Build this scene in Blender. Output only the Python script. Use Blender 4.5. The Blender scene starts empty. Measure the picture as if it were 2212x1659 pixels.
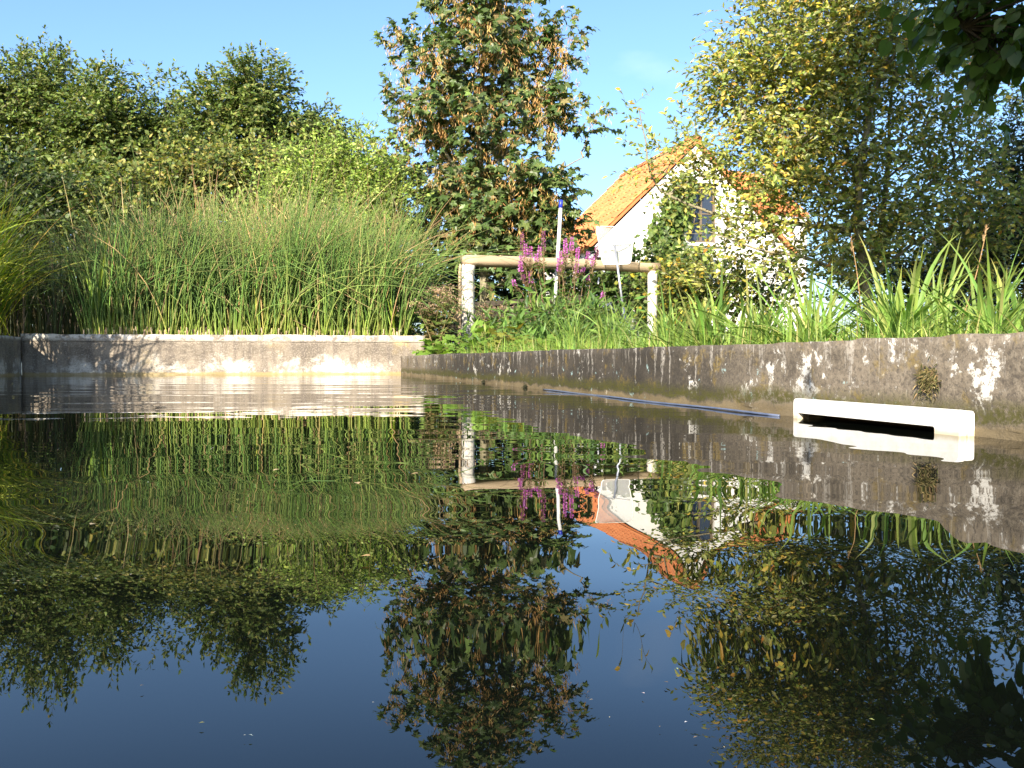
import bpy, math, random
import numpy as np
from mathutils import Vector

R = np.random.default_rng
rng = R(7)
S = bpy.context.scene
COL = S.collection

# ------------------------------------------------------------------ camera
FPX, CX, CY, HOR = 1990.0, 1106.0, 829.5, 779.0
CAMH = 0.12
PITCH = math.atan((CY - HOR) / FPX)
cam = bpy.data.cameras.new('camera')
cam.sensor_width = 36
cam.lens = 36 * FPX / 2212
cam.clip_start = 0.01
cam.clip_end = 2000
camo = bpy.data.objects.new('camera', cam)
COL.objects.link(camo)
camo.location = (0, 0, CAMH)
camo.rotation_euler = (math.radians(90) - PITCH, 0, 0)
S.camera = camo

# ------------------------------------------------------------------ sky, sun, exposure
SUN_EL = math.radians(25)
SUN_H = np.array([-0.31, -0.951])
SUN_H /= np.linalg.norm(SUN_H)
world = bpy.data.worlds.new('World')
S.world = world
world.use_nodes = True
wn = world.node_tree
wn.nodes.clear()
wo = wn.nodes.new('ShaderNodeOutputWorld')
bg = wn.nodes.new('ShaderNodeBackground')
sky = wn.nodes.new('ShaderNodeTexSky')
sky.sky_type = 'NISHITA'
sky.sun_disc = False
sky.sun_elevation = SUN_EL
sky.sun_rotation = math.atan2(SUN_H[0], SUN_H[1])
sky.air_density = 1.0
sky.dust_density = 1.6
sky.ozone_density = 5.0
# thin high cloud wisps over the whole sky
tc = wn.nodes.new('ShaderNodeTexCoord')
mp = wn.nodes.new('ShaderNodeMapping')
mp.inputs['Scale'].default_value = (1.2, 1.2, 3.0)
mp.inputs['Location'].default_value = (0.35, 0.2, 0.1)
nz = wn.nodes.new('ShaderNodeTexNoise')
nz.inputs['Scale'].default_value = 2.2
nz.inputs['Detail'].default_value = 6
cr = wn.nodes.new('ShaderNodeValToRGB')
cr.color_ramp.elements[0].position = 0.56
cr.color_ramp.elements[0].color = (0, 0, 0, 1)
cr.color_ramp.elements[1].position = 0.85
cr.color_ramp.elements[1].color = (0.34, 0.34, 0.34, 1)
mx = wn.nodes.new('ShaderNodeMixRGB')
mx.inputs['Color2'].default_value = (6.5, 6.8, 7.0, 1)
wn.links.new(tc.outputs['Generated'], mp.inputs['Vector'])
wn.links.new(mp.outputs['Vector'], nz.inputs['Vector'])
wn.links.new(nz.outputs['Fac'], cr.inputs['Fac'])
wn.links.new(cr.outputs['Color'], mx.inputs['Fac'])
wn.links.new(sky.outputs['Color'], mx.inputs['Color1'])
wn.links.new(mx.outputs['Color'], bg.inputs['Color'])
bg.inputs['Strength'].default_value = 0.12
wn.links.new(bg.outputs['Background'], wo.inputs['Surface'])

sun = bpy.data.lights.new('sun', 'SUN')
sun.energy = 5.0
sun.angle = math.radians(0.53)
sun.color = (1.0, 0.9, 0.74)
suno = bpy.data.objects.new('sun', sun)
COL.objects.link(suno)
to_sun = Vector((SUN_H[0] * math.cos(SUN_EL), SUN_H[1] * math.cos(SUN_EL), math.sin(SUN_EL)))
suno.rotation_euler = to_sun.to_track_quat('Z', 'Y').to_euler()
suno.location = (-6, -10, 12)

S.view_settings.view_transform = 'Standard'
S.view_settings.look = 'None'
S.view_settings.exposure = 1.4
S.view_settings.gamma = 1
S.view_settings.use_curve_mapping = False
S.render.engine = 'CYCLES'
S.cycles.max_bounces = 6
S.cycles.diffuse_bounces = 3
S.cycles.glossy_bounces = 4
S.cycles.transmission_bounces = 4
S.cycles.transparent_max_bounces = 8
S.cycles.use_denoising = True
S.cycles.caustics_reflective = False
S.cycles.caustics_refractive = False

# ------------------------------------------------------------------ helpers
CP, SP = math.cos(PITCH), math.sin(PITCH)

def pix(x, y, d):
    """point of the place seen at picture position (x, y) (2212 px wide) at depth d metres"""
    a, b = (x - CX) / FPX, (CY - y) / FPX
    dy = CP + b * SP
    dz = -SP + b * CP
    return np.array([a / dy * d, d, CAMH + dz / dy * d])

WL = {}

def link(o, parent=None):
    COL.objects.link(o)
    if parent is not None:
        o.parent = parent
    return o

def tag(o, label=None, cat=None, group=None, kind=None):
    if label: o['label'] = label
    if cat: o['category'] = cat
    if group: o['group'] = group
    if kind: o['kind'] = kind
    return o

def empty(name, loc, label, cat, group=None):
    o = bpy.data.objects.new(name, None)
    o.empty_display_size = 0.1
    o.location = tuple(loc)
    link(o)
    WL[o] = np.array(loc, float)
    return tag(o, label, cat, group)

def to_mesh(name, V, F, col=None, uv=None, smooth=False):
    V = np.asarray(V, np.float32)
    if not isinstance(F, list):
        F = [F]
    F = [np.asarray(f, np.int32) for f in F if len(f)]
    me = bpy.data.meshes.new(name)
    me.vertices.add(len(V))
    me.vertices.foreach_set('co', V.ravel())
    loops = np.concatenate([f.ravel() for f in F])
    tot = np.concatenate([np.full(len(f), f.shape[1], np.int32) for f in F])
    start = np.concatenate([[0], np.cumsum(tot)[:-1]]).astype(np.int32)
    me.loops.add(len(loops))
    me.loops.foreach_set('vertex_index', loops)
    me.polygons.add(len(tot))
    me.polygons.foreach_set('loop_start', start)
    me.polygons.foreach_set('loop_total', tot)
    me.polygons.foreach_set('use_smooth', np.full(len(tot), bool(smooth)))
    if uv is not None:
        l = me.uv_layers.new(name='UVMap')
        l.data.foreach_set('uv', np.asarray(uv, np.float32)[loops].ravel())
    if col is not None:
        c = np.asarray(col, np.float32)
        if c.shape[1] == 3:
            c = np.concatenate([c, np.ones((len(c), 1), np.float32)], 1)
        at = me.color_attributes.new('Col', 'FLOAT_COLOR', 'POINT')
        at.data.foreach_set('color', c.ravel())
    me.update(calc_edges=True)
    me.validate()
    return me

def mk(name, V, F, mat, parent=None, col=None, uv=None, smooth=False, loc=None):
    V = np.asarray(V, float)
    if parent is not None:
        org = WL[parent]
    elif loc is not None:
        org = np.array(loc, float)
    else:
        org = np.array([(V[:, 0].min() + V[:, 0].max()) / 2, (V[:, 1].min() + V[:, 1].max()) / 2, V[:, 2].min()])
    me = to_mesh(name, V - org, F, col, uv, smooth)
    me.materials.append(mat)
    o = bpy.data.objects.new(name, me)
    link(o, parent)
    if parent is None:
        o.location = tuple(org)
    WL[o] = org
    return o

def place(name, me, parent, loc, basis=None, scale=1.0):
    """an object on shared mesh data, in world terms, under parent"""
    o = bpy.data.objects.new(name, me)
    link(o, parent)
    org = WL[parent] if parent is not None else np.zeros(3)
    from mathutils import Matrix
    M = Matrix.Identity(4)
    if basis is not None:
        for j in range(3):
            for i in range(3):
                M[i][j] = float(basis[j][i]) * scale
    else:
        for i in range(3): M[i][i] = scale
    for i in range(3): M[i][3] = float(loc[i] - org[i])
    o.matrix_local = M
    WL[o] = np.array(loc, float)
    return o

class MB:
    """collects geometry into one mesh"""
    def __init__(s): s.V, s.F, s.C, s.n = [], [], [], 0
    def add(s, V, F, C=None):
        V = np.asarray(V, float)
        if not isinstance(F, list): F = [F]
        for f in F:
            if len(f): s.F.append(np.asarray(f, int) + s.n)
        s.V.append(V); s.n += len(V)
        if C is not None:
            C = np.asarray(C, float)
            if C.ndim == 1: C = np.tile(C, (len(V), 1))
            s.C.append(C)
        return s
    def build(s, name, mat, parent=None, **k):
        V = np.concatenate(s.V)
        f3 = [f for f in s.F if f.shape[1] == 3]; f4 = [f for f in s.F if f.shape[1] == 4]
        oth = [f for f in s.F if f.shape[1] > 4]
        F = ([np.concatenate(f3)] if f3 else []) + ([np.concatenate(f4)] if f4 else []) + oth
        return mk(name, V, F, mat, parent, col=np.concatenate(s.C) if s.C else None, **k)

def nrm(v):
    v = np.asarray(v, float)
    return v / np.maximum(np.linalg.norm(v, axis=-1, keepdims=True), 1e-9)

def box(c, sx, sy, sz, ax=None):
    """box with centre c and half sizes along axes ax"""
    ax = np.eye(3) if ax is None else np.asarray(ax, float)
    V = []
    for i in (-1, 1):
        for j in (-1, 1):
            for k in (-1, 1):
                V.append(np.asarray(c) + ax[0] * i * sx + ax[1] * j * sy + ax[2] * k * sz)
    F = np.array([[0, 1, 3, 2], [4, 6, 7, 5], [0, 4, 5, 1], [2, 3, 7, 6], [0, 2, 6, 4], [1, 5, 7, 3]])
    return np.array(V), F

def tubes(P, Rr, sides=5, cap=False):
    """batch of tubes. P (N,K,3), Rr (N,K)"""
    P = np.asarray(P, float); Rr = np.asarray(Rr, float)
    if P.ndim == 2: P, Rr = P[None], Rr[None]
    N, K, _ = P.shape
    T = np.gradient(P, axis=1)
    T = nrm(T)
    ref = np.where(np.abs(T[:, :1, 2:3]) > 0.9, np.array([1.0, 0, 0]), np.array([0, 0, 1.0]))
    ref = np.broadcast_to(ref, T.shape)
    A = nrm(np.cross(T, ref)); B = np.cross(T, A)
    th = np.linspace(0, 2 * np.pi, sides, endpoint=False)
    V = P[:, :, None] + Rr[:, :, None, None] * (np.cos(th)[None, None, :, None] * A[:, :, None] + np.sin(th)[None, None, :, None] * B[:, :, None])
    idx = np.arange(N * K * sides).reshape(N, K, sides)
    a = idx[:, :-1, :]; b = np.roll(idx, -1, 2)[:, :-1, :]
    c = np.roll(idx, -1, 2)[:, 1:, :]; d = idx[:, 1:, :]
    F = [np.stack([a, b, c, d], -1).reshape(-1, 4)]
    if cap:
        F.append(idx[:, -1, :]); F.append(idx[:, 0, ::-1])
    return V.reshape(-1, 3), F

def ribbons(P, side, W, fold=0.0):
    """batch of blades. P (N,K,3) centre lines, side (N,3) or (N,K,3), W (N,K) half widths; a keel in the middle"""
    N, K, _ = P.shape
    side = np.asarray(side, float)
    if side.ndim == 2: side = np.repeat(side[:, None], K, 1)
    T = nrm(np.gradient(P, axis=1))
    nn = nrm(np.cross(side, T))
    Lf = P - side * W[..., None] + nn * (W * fold)[..., None]
    Rt = P + side * W[..., None] + nn * (W * fold)[..., None]
    V = np.stack([Lf, P, Rt], 2)
    idx = np.arange(N * K * 3).reshape(N, K, 3)
    f1 = np.stack([idx[:, :-1, 0], idx[:, :-1, 1], idx[:, 1:, 1], idx[:, 1:, 0]], -1).reshape(-1, 4)
    f2 = np.stack([idx[:, :-1, 1], idx[:, :-1, 2], idx[:, 1:, 2], idx[:, 1:, 1]], -1).reshape(-1, 4)
    return V.reshape(-1, 3), np.concatenate([f1, f2])

# leaf templates: x width, y length, z up
LEAF = (np.array([[0, 0, 0], [.27, .45, .07], [0, 1, -.08], [-.27, .45, .07], [0, .45, 0]]),
        np.array([[0, 1, 4], [4, 1, 2], [0, 4, 3], [4, 2, 3]]))
ROUND = (np.array([[0, 0, 0], [.33, .22, .05], [.38, .55, .04], [0, 1, -.1], [-.38, .55, .04], [-.33, .22, .05], [0, .4, -.02]]),
         np.array([[0, 1, 6], [1, 2, 6], [2, 3, 6], [3, 4, 6], [4, 5, 6], [5, 0, 6]]))
ELLIP = (np.array([[0, 0, 0], [.2, .25, .05], [.23, .6, .04], [0, 1, -.1], [-.23, .6, .04], [-.2, .25, .05], [0, .45, -.02]]), ROUND[1])
NARROW = (np.array([[0, 0, 0], [.1, .4, .03], [0, 1, -.1], [-.1, .4, .03], [0, .4, 0]]), LEAF[1])
_h = [(.17, -.07), (.44, -.02), (.33, .2), (.62, .5), (.27, .5), (.19, .68), (0, 1)]
_o = [(0, .04)] + _h + [(-x, y) for x, y in _h[-2::-1]]
_mv = [(x, y, -.3 * (x * x + (y - .3) ** 2) + .05) for x, y in _o] + [(0, .28, 0)]
MAPLE = (np.array(_mv), np.array([[i, (i + 1) % len(_o), len(_o)] for i in range(len(_o))]))
LOBED = (np.array([[0, .05, 0], [.3, -.1, .03], [.55, .2, .05], [.35, .32, 0], [.45, .75, .02], [.18, .68, 0], [0, 1, -.06],
                   [-.18, .68, 0], [-.45, .75, .02], [-.35, .32, 0], [-.55, .2, .05], [-.3, -.1, .03], [0, .35, .03]]),
         np.array([[i, (i + 1) % 12, 12] for i in range(12)]))

def ortho(d, n):
    d = nrm(d)
    n = n - (n * d).sum(-1, keepdims=True) * d
    n = nrm(n)
    return d, n, np.cross(d, n)

def leaves(tpl, pos, d, n, size, col):
    tv, tf = tpl
    d, n, s = ortho(d, n)
    size = np.broadcast_to(np.asarray(size, float), (len(pos),))
    V = pos[:, None] + size[:, None, None] * (tv[None, :, 0:1] * s[:, None] + tv[None, :, 1:2] * d[:, None] + tv[None, :, 2:3] * n[:, None])
    F = (np.arange(len(pos)) * len(tv))[:, None, None] + tf[None]
    C = np.repeat(col, len(tv), 0)
    return V.reshape(-1, 3), F.reshape(-1, tf.shape[1]), C

def pal(r, n, cols, w, jit=0.25):
    cols = np.array(cols, float); w = np.array(w, float); w /= w.sum()
    c = cols[r.choice(len(cols), n, p=w)]
    return np.clip(c * np.exp(r.normal(0, jit, (n, 1))) * np.exp(r.normal(0, .06, (n, 3))), 0.002, .9)

# ------------------------------------------------------------------ materials
def new_mat(name):
    m = bpy.data.materials.new(name)
    m.use_nodes = True
    m.node_tree.nodes.clear()
    return m, m.node_tree

class NT:
    def __init__(s, t): s.t = t
    def n(s, typ, **k):
        nd = s.t.nodes.new(typ)
        for a, v in k.items():
            if hasattr(nd, a): setattr(nd, a, v)
        return nd
    def l(s, a, b): s.t.links.new(a, b)
    def val(s, x, sock):
        if isinstance(x, (int, float)): sock.default_value = x
        elif isinstance(x, tuple): sock.default_value = x if len(x) == len(sock.default_value) else (*x, 1)
        else: s.l(x, sock)
    def math(s, op, a, b=0.0, clamp=False):
        nd = s.n('ShaderNodeMath', operation=op, use_clamp=clamp)
        s.val(a, nd.inputs[0]); s.val(b, nd.inputs[1])
        return nd.outputs[0]
    def mix(s, f, a, b, blend='MIX'):
        nd = s.n('ShaderNodeMixRGB', blend_type=blend)
        s.val(f, nd.inputs[0]); s.val(a, nd.inputs[1]); s.val(b, nd.inputs[2])
        return nd.outputs[0]
    def noise(s, vec, scale, detail=4, rough=.55, sc3=None):
        if sc3 is not None:
            m = s.n('ShaderNodeMapping'); m.inputs['Scale'].default_value = sc3
            s.l(vec, m.inputs['Vector']); vec = m.outputs[0]
        nd = s.n('ShaderNodeTexNoise')
        nd.inputs['Scale'].default_value = scale; nd.inputs['Detail'].default_value = detail
        nd.inputs['Roughness'].default_value = rough
        s.l(vec, nd.inputs['Vector'])
        return nd.outputs['Fac']
    def ramp(s, x, a, b, smooth=True):
        nd = s.n('ShaderNodeMapRange', interpolation_type='SMOOTHSTEP' if smooth else 'LINEAR')
        s.val(x, nd.inputs[0]); nd.inputs[1].default_value = a; nd.inputs[2].default_value = b
        return nd.outputs[0]
    def out(s, sh):
        o = s.n('ShaderNodeOutputMaterial'); s.l(sh, o.inputs['Surface'])
    def bump(s, h, strength, dist):
        b = s.n('ShaderNodeBump'); b.inputs['Strength'].default_value = strength; b.inputs['Distance'].default_value = dist
        s.l(h, b.inputs['Height']); return b.outputs[0]
    def principled(s, col, rough=.6, spec=.5, normal=None, metal=0):
        p = s.n('ShaderNodeBsdfPrincipled')
        s.val(col, p.inputs['Base Color']); s.val(rough, p.inputs['Roughness'])
        p.inputs['Specular IOR Level'].default_value = spec
        p.inputs['Metallic'].default_value = metal
        if normal is not None: s.l(normal, p.inputs['Normal'])
        return p.outputs[0]

def leaf_mat(name, trans=.35, rough=.45, spec=.35, tint=(1.15, 1.25, .55)):
    m, t = new_mat(name); q = NT(t)
    a = q.n('ShaderNodeAttribute', attribute_name='Col')
    p = q.principled(a.outputs['Color'], rough, spec)
    tr = q.n('ShaderNodeBsdfTranslucent')
    q.l(q.mix(1.0, a.outputs['Color'], tint, 'MULTIPLY'), tr.inputs['Color'])
    mx_ = q.n('ShaderNodeMixShader'); mx_.inputs[0].default_value = trans
    q.l(p, mx_.inputs[1]); q.l(tr.outputs[0], mx_.inputs[2])
    q.out(mx_.outputs[0])
    return m

def obj_leaf_mat(name, c0, c1, trans=.35, rough=.4, spec=.4):
    """for single leaves on shared meshes: colour varies by object"""
    m, t = new_mat(name); q = NT(t)
    oi = q.n('ShaderNodeObjectInfo')
    tcn = q.n('ShaderNodeTexCoord')
    vein = q.noise(tcn.outputs['Object'], 9, 3)
    c = q.mix(oi.outputs['Random'], c0, c1)
    c = q.mix(q.math('MULTIPLY', vein, .5), c, (c1[0] * 1.4, c1[1] * 1.3, c1[2]))
    p = q.principled(c, rough, spec)
    tr = q.n('ShaderNodeBsdfTranslucent')
    q.l(q.mix(1.0, c, (1.3, 1.4, .5), 'MULTIPLY'), tr.inputs['Color'])
    mx_ = q.n('ShaderNodeMixShader'); mx_.inputs[0].default_value = trans
    q.l(p, mx_.inputs[1]); q.l(tr.outputs[0], mx_.inputs[2])
    q.out(mx_.outputs[0])
    return m

def plain_mat(name, c0, c1=None, scale=8, rough=.6, spec=.4, bump=.0, dist=.005, sc3=None, metal=0):
    m, t = new_mat(name); q = NT(t)
    tcn = q.n('ShaderNodeTexCoord')
    c1 = c1 or tuple(min(1, x * .75) for x in c0)
    n1 = q.noise(tcn.outputs['Object'], scale, 5, .6, sc3)
    n2 = q.noise(tcn.outputs['Object'], scale * 6, 3, .6, sc3)
    f = q.ramp(q.math('ADD', q.math('MULTIPLY', n1, .7), q.math('MULTIPLY', n2, .3)), .35, .65)
    nm = q.bump(n2, bump, dist) if bump else None
    q.out(q.principled(q.mix(f, c0, c1), rough, spec, nm, metal))
    return m

def attr_mat(name, rough=.7, spec=.2):
    m, t = new_mat(name); q = NT(t)
    a = q.n('ShaderNodeAttribute', attribute_name='Col')
    tcn = q.n('ShaderNodeTexCoord')
    n1 = q.noise(tcn.outputs['Object'], 14, 5)
    c = q.mix(q.ramp(n1, .3, .7), a.outputs['Color'], (0.6, 0.6, 0.6), 'MULTIPLY')
    q.out(q.principled(q.mix(.5, a.outputs['Color'], c), rough, spec))
    return m

M_leaf = leaf_mat('foliage')
M_leaf_gloss = leaf_mat('glossy_foliage', .28, .42, .4)
M_blade = leaf_mat('blade', .35, .5, .3, (1.2, 1.3, .5))
M_stem = attr_mat('stem')
M_petal = leaf_mat('petal', .3, .6, .2, (1.1, .7, 1.1))
M_bark = plain_mat('bark', (.16, .13, .09), (.07, .055, .04), 9, .85, .1, .6, .01, (1, 1, .3))
M_bark_pale = plain_mat('pale_bark', (.30, .26, .18), (.15, .14, .08), 7, .8, .15, .5, .01, (1, 1, .4))
M_bark_dark = plain_mat('dark_bark', (.07, .055, .04), (.035, .03, .022), 9, .85, .1, .6, .01)
M_soil = plain_mat('soil', (.06, .05, .028), (.05, .07, .02), 3, .95, .05, .5, .02)

def wood_mat(name, c0, c1, crack):
    m, t = new_mat(name); q = NT(t)
    tcn = q.n('ShaderNodeTexCoord')
    v = tcn.outputs['UV']
    g = q.noise(v, 1, 6, .65, (60, 2.2, 1))
    g2 = q.noise(v, 1, 4, .6, (9, 1.3, 1))
    c = q.mix(q.ramp(g2, .3, .7), c0, c1)
    c = q.mix(q.ramp(g, .56, .68), c, crack)
    q.out(q.principled(c, .8, .15, q.bump(g, .6, .006)))
    return m
M_post = wood_mat('weathered_grey_wood', (.66, .62, .56), (.56, .53, .47), (.36, .32, .27))
M_rail = wood_mat('weathered_rail_wood', (.50, .39, .26), (.38, .28, .18), (.15, .10, .06))

def concrete(name, far):
    m, t = new_mat(name); q = NT(t)
    tcn = q.n('ShaderNodeTexCoord')
    uv = tcn.outputs['UV']
    sep = q.n('ShaderNodeSeparateXYZ'); q.l(uv, sep.inputs[0])
    u, v = sep.outputs[0], sep.outputs[1]
    big = q.noise(uv, 2.3, 5, .6, (1, 1.6, 1))
    mid = q.noise(uv, 14, 6, .7)
    fine = q.noise(uv, 120, 5, .75)
    grit = q.noise(uv, 320, 3, .7)
    streak = q.noise(uv, 1, 5, .7, (42, 2.6, 1))
    streak2 = q.noise(uv, 1, 4, .6, (16, 1.5, 1))
    sp1 = q.noise(uv, 75, 6, .8)
    if far:
        c = q.mix(q.ramp(q.math('ADD', q.math('MULTIPLY', big, .6), q.math('MULTIPLY', mid, .4)), .38, .62), (.28, .235, .185), (.13, .108, .085))
        c = q.mix(q.math('MULTIPLY', q.ramp(streak2, .46, .62), .7), c, (.12, .10, .085))
        c = q.mix(q.math('MULTIPLY', q.ramp(sp1, .5, .58), .5), c, (.40, .35, .28))
        # lime bloom, most of it on the lower half
        low = q.math('ADD', q.ramp(v, .24, .05), -.5)
        wmask = q.math('ADD', q.math('ADD', q.math('MULTIPLY', q.noise(uv, 3.4, 4, .6, (1, .8, 1)), .6), q.math('MULTIPLY', mid, .4)), q.math('MULTIPLY', low, .13))
        wf = q.math('MULTIPLY', q.ramp(wmask, .50, .64), q.ramp(sp1, .36, .5))
        c = q.mix(q.math('MULTIPLY', wf, .9), c, (.68, .63, .55))
        top = q.math('MULTIPLY', q.ramp(v, .27, .32), q.ramp(mid, .42, .56))
        c = q.mix(q.math('MULTIPLY', top, .8), c, (.70, .65, .57))
        och = q.math('MULTIPLY', q.ramp(q.noise(uv, 1.7, 3, .5), .56, .66), q.ramp(mid, .4, .55))
        c = q.mix(q.math('MULTIPLY', och, .55), c, (.50, .36, .14))
        vv = q.math('ADD', v, q.math('MULTIPLY', q.math('ADD', mid, -.5), .03))
        c = q.mix(q.math('MULTIPLY', q.ramp(vv, .03, .012), .8), c, (.33, .25, .11))
    else:
        # dark algae plus a blurred cast shadow painted in mid-wall, paler towards both ends
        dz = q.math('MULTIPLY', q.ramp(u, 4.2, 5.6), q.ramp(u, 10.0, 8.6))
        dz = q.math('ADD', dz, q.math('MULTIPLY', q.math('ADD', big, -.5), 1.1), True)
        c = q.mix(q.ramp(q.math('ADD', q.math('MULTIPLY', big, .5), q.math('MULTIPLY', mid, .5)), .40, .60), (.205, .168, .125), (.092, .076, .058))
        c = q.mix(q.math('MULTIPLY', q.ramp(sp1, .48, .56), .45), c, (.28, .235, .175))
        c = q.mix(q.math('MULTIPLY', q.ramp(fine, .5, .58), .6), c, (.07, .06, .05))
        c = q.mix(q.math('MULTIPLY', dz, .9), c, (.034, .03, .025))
        # lime runs down from the top
        run = q.math('ADD', streak, q.math('MULTIPLY', q.ramp(v, .0, .15), .10))
        c = q.mix(q.math('MULTIPLY', q.math('MULTIPLY', q.ramp(run, .63, .72), q.ramp(sp1, .42, .54)), .6), c, (.46, .42, .36))
        pat = q.math('ADD', q.math('MULTIPLY', q.noise(uv, 8, 5, .7, (1, .75, 1)), .6), q.math('MULTIPLY', q.noise(uv, 30, 5, .75), .4))
        pat = q.math('ADD', pat, q.math('MULTIPLY', q.ramp(u, 5.4, 4.2), .028))
        pf = q.math('MULTIPLY', q.ramp(pat, .565, .615), q.ramp(sp1, .42, .52))
        c = q.mix(q.math('MULTIPLY', pf, .92), c, (.76, .72, .64))
        # old turquoise paint flecks
        tq = q.math('MULTIPLY', q.ramp(q.noise(uv, 17, 5, .7), .62, .66), q.ramp(v, .125, .085))
        c = q.mix(q.math('MULTIPLY', tq, .7), c, (.40, .57, .55))
        oc = q.math('MULTIPLY', q.ramp(q.noise(uv, 13, 4, .6), .54, .66), q.ramp(sp1, .42, .54))
        c = q.mix(q.math('MULTIPLY', oc, .6), c, (.23, .16, .04))
        # moss line and tan tide mark above the water
        vv = q.math('ADD', v, q.math('MULTIPLY', q.math('ADD', q.math('ADD', q.math('MULTIPLY', mid, .5), q.math('MULTIPLY', big, .5)), -.5), .09))
        moss = q.math('MULTIPLY', q.ramp(vv, .016, .026), q.ramp(vv, .07, .035))
        c = q.mix(q.math('MULTIPLY', q.math('MULTIPLY', moss, q.ramp(sp1, .36, .54)), .9), c, (.06, .058, .012))
        c = q.mix(q.math('MULTIPLY', q.ramp(vv, .024, .012), q.math('ADD', .35, q.math('MULTIPLY', sp1, .8), True)), c, (.17, .13, .07))
    c = q.mix(q.math('MULTIPLY', q.ramp(grit, .55, .75), .35), c, (.06, .055, .05))
    h = q.math('ADD', q.math('MULTIPLY', fine, .5), q.math('ADD', q.math('MULTIPLY', grit, .3), mid))
    q.out(q.principled(c, .9, .15, q.bump(h, .55, .006)))
    return m
M_far = concrete('limed_concrete', True)
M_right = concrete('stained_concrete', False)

def water_mat():
    m, t = new_mat('pool_water'); q = NT(t)
    p = q.n('ShaderNodeBsdfPrincipled')
    p.inputs['Base Color'].default_value = (.0025, .0035, .0025, 1)
    p.inputs['Roughness'].default_value = 0.0
    p.inputs['IOR'].default_value = 1.333
    q.out(p.outputs[0])
    return m
M_water = water_mat()
M_render = plain_mat('white_render', (.82, .80, .76), (.74, .72, .67), 1.2, .9, .1, .3, .01)
M_tile = None
def tile_mat():
    m, t = new_mat('orange_clay_tile'); q = NT(t)
    oi = q.n('ShaderNodeObjectInfo'); tcn = q.n('ShaderNodeTexCoord')
    n1 = q.noise(tcn.outputs['Object'], 9, 5, .6)
    c = q.mix(oi.outputs['Random'], (.62, .23, .085), (.50, .165, .06))
    c = q.mix(q.ramp(n1, .5, .75), c, (.36, .15, .075))
    q.out(q.principled(c, .8, .2, q.bump(n1, .3, .01)))
    return m
M_tile = tile_mat()
M_white_plastic = plain_mat('white_plastic', (.80, .78, .72), (.74, .71, .63), 14, .35, .5)
def skim_mat():
    m, t = new_mat('aged_white_plastic'); q = NT(t)
    tcn = q.n('ShaderNodeTexCoord'); g = q.n('ShaderNodeNewGeometry')
    sep = q.n('ShaderNodeSeparateXYZ'); q.l(g.outputs['Position'], sep.inputs[0])
    n1 = q.noise(tcn.outputs['Object'], 30, 5, .65); n2 = q.noise(tcn.outputs['Object'], 160, 4, .7)
    zz = q.math('ADD', sep.outputs[2], q.math('MULTIPLY', q.math('ADD', n1, -.5), .02))
    c = q.mix(q.ramp(n1, .4, .7), (.80, .78, .73), (.72, .69, .62))
    c = q.mix(q.math('MULTIPLY', q.ramp(zz, .014, .002), .75), c, (.46, .37, .20))
    c = q.mix(q.math('MULTIPLY', q.ramp(n2, .62, .7), .35), c, (.42, .38, .30))
    q.out(q.principled(c, .42, .45, q.bump(n2, .12, .002)))
    return m
M_skim = skim_mat()
M_throat = plain_mat('stained_plastic', (.20, .13, .05), (.09, .06, .03), 10, .6, .3)
M_blue = plain_mat('blue_plastic', (.02, .04, .42), (.02, .03, .34), 20, .4, .5)
M_alu = plain_mat('aluminium', (.55, .57, .62), (.45, .47, .52), 20, .35, .5, metal=.7)
M_white_pole = plain_mat('white_pole_paint', (.78, .77, .74), (.66, .64, .60), 16, .45, .4)
M_grip = plain_mat('grey_grip', (.10, .12, .18), (.07, .08, .12), 20, .5, .4)
M_hose = plain_mat('blue_grey_hose', (.07, .09, .15), (.11, .13, .19), 20, .35, .5)
M_frame = plain_mat('window_frame_paint', (.16, .12, .08), (.10, .08, .06), 12, .6, .3)
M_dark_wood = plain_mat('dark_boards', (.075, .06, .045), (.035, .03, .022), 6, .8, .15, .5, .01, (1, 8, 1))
def glass_mat():
    m, t = new_mat('window_glass'); q = NT(t)
    p = q.n('ShaderNodeBsdfPrincipled')
    p.inputs['Base Color'].default_value = (.03, .04, .06, 1); p.inputs['Roughness'].default_value = .03
    q.out(p.outputs[0]); return m
M_glass = glass_mat()
def net_mat():
    m, t = new_mat('net_mesh'); q = NT(t)
    d = q.n('ShaderNodeBsdfDiffuse'); d.inputs['Color'].default_value = (.85, .85, .83, 1)
    tl = q.n('ShaderNodeBsdfTranslucent'); tl.inputs['Color'].default_value = (.85, .85, .83, 1)
    tr = q.n('ShaderNodeBsdfTransparent')
    a = q.n('ShaderNodeMixShader'); a.inputs[0].default_value = .4
    q.l(d.outputs[0], a.inputs[1]); q.l(tl.outputs[0], a.inputs[2])
    b = q.n('ShaderNodeMixShader'); b.inputs[0].default_value = .48
    q.l(a.outputs[0], b.inputs[1]); q.l(tr.outputs[0], b.inputs[2])
    q.out(b.outputs[0]); return m
M_net = net_mat()

# ------------------------------------------------------------------ pool layout
SL = -0.26                                   # slope of the long pool sides: X = X0 + SL * y
XR0 = 1.116                                  # right inner face
U = nrm(np.array([SL, 1.0, 0]))              # along the long side, away from the camera
NR = np.array([-U[1], U[0], 0.0])            # into the pool, from the right wall
FL, FR = np.array([-3.99, 7.50, 0]), np.array([-0.77, 8.10, 0])   # far wall inner face
FD = nrm(FR - FL)
FN = np.array([FD[1], -FD[0], 0])
XL0 = FL[0] - SL * FL[1]
REAR = -2.4
H_R, H_F = 0.16, 0.338

def right_x(y): return XR0 + SL * y
def left_x(y): return XL0 + SL * y
def far_y(x): return FL[1] + (x - FL[0]) * FD[1] / FD[0]

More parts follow.
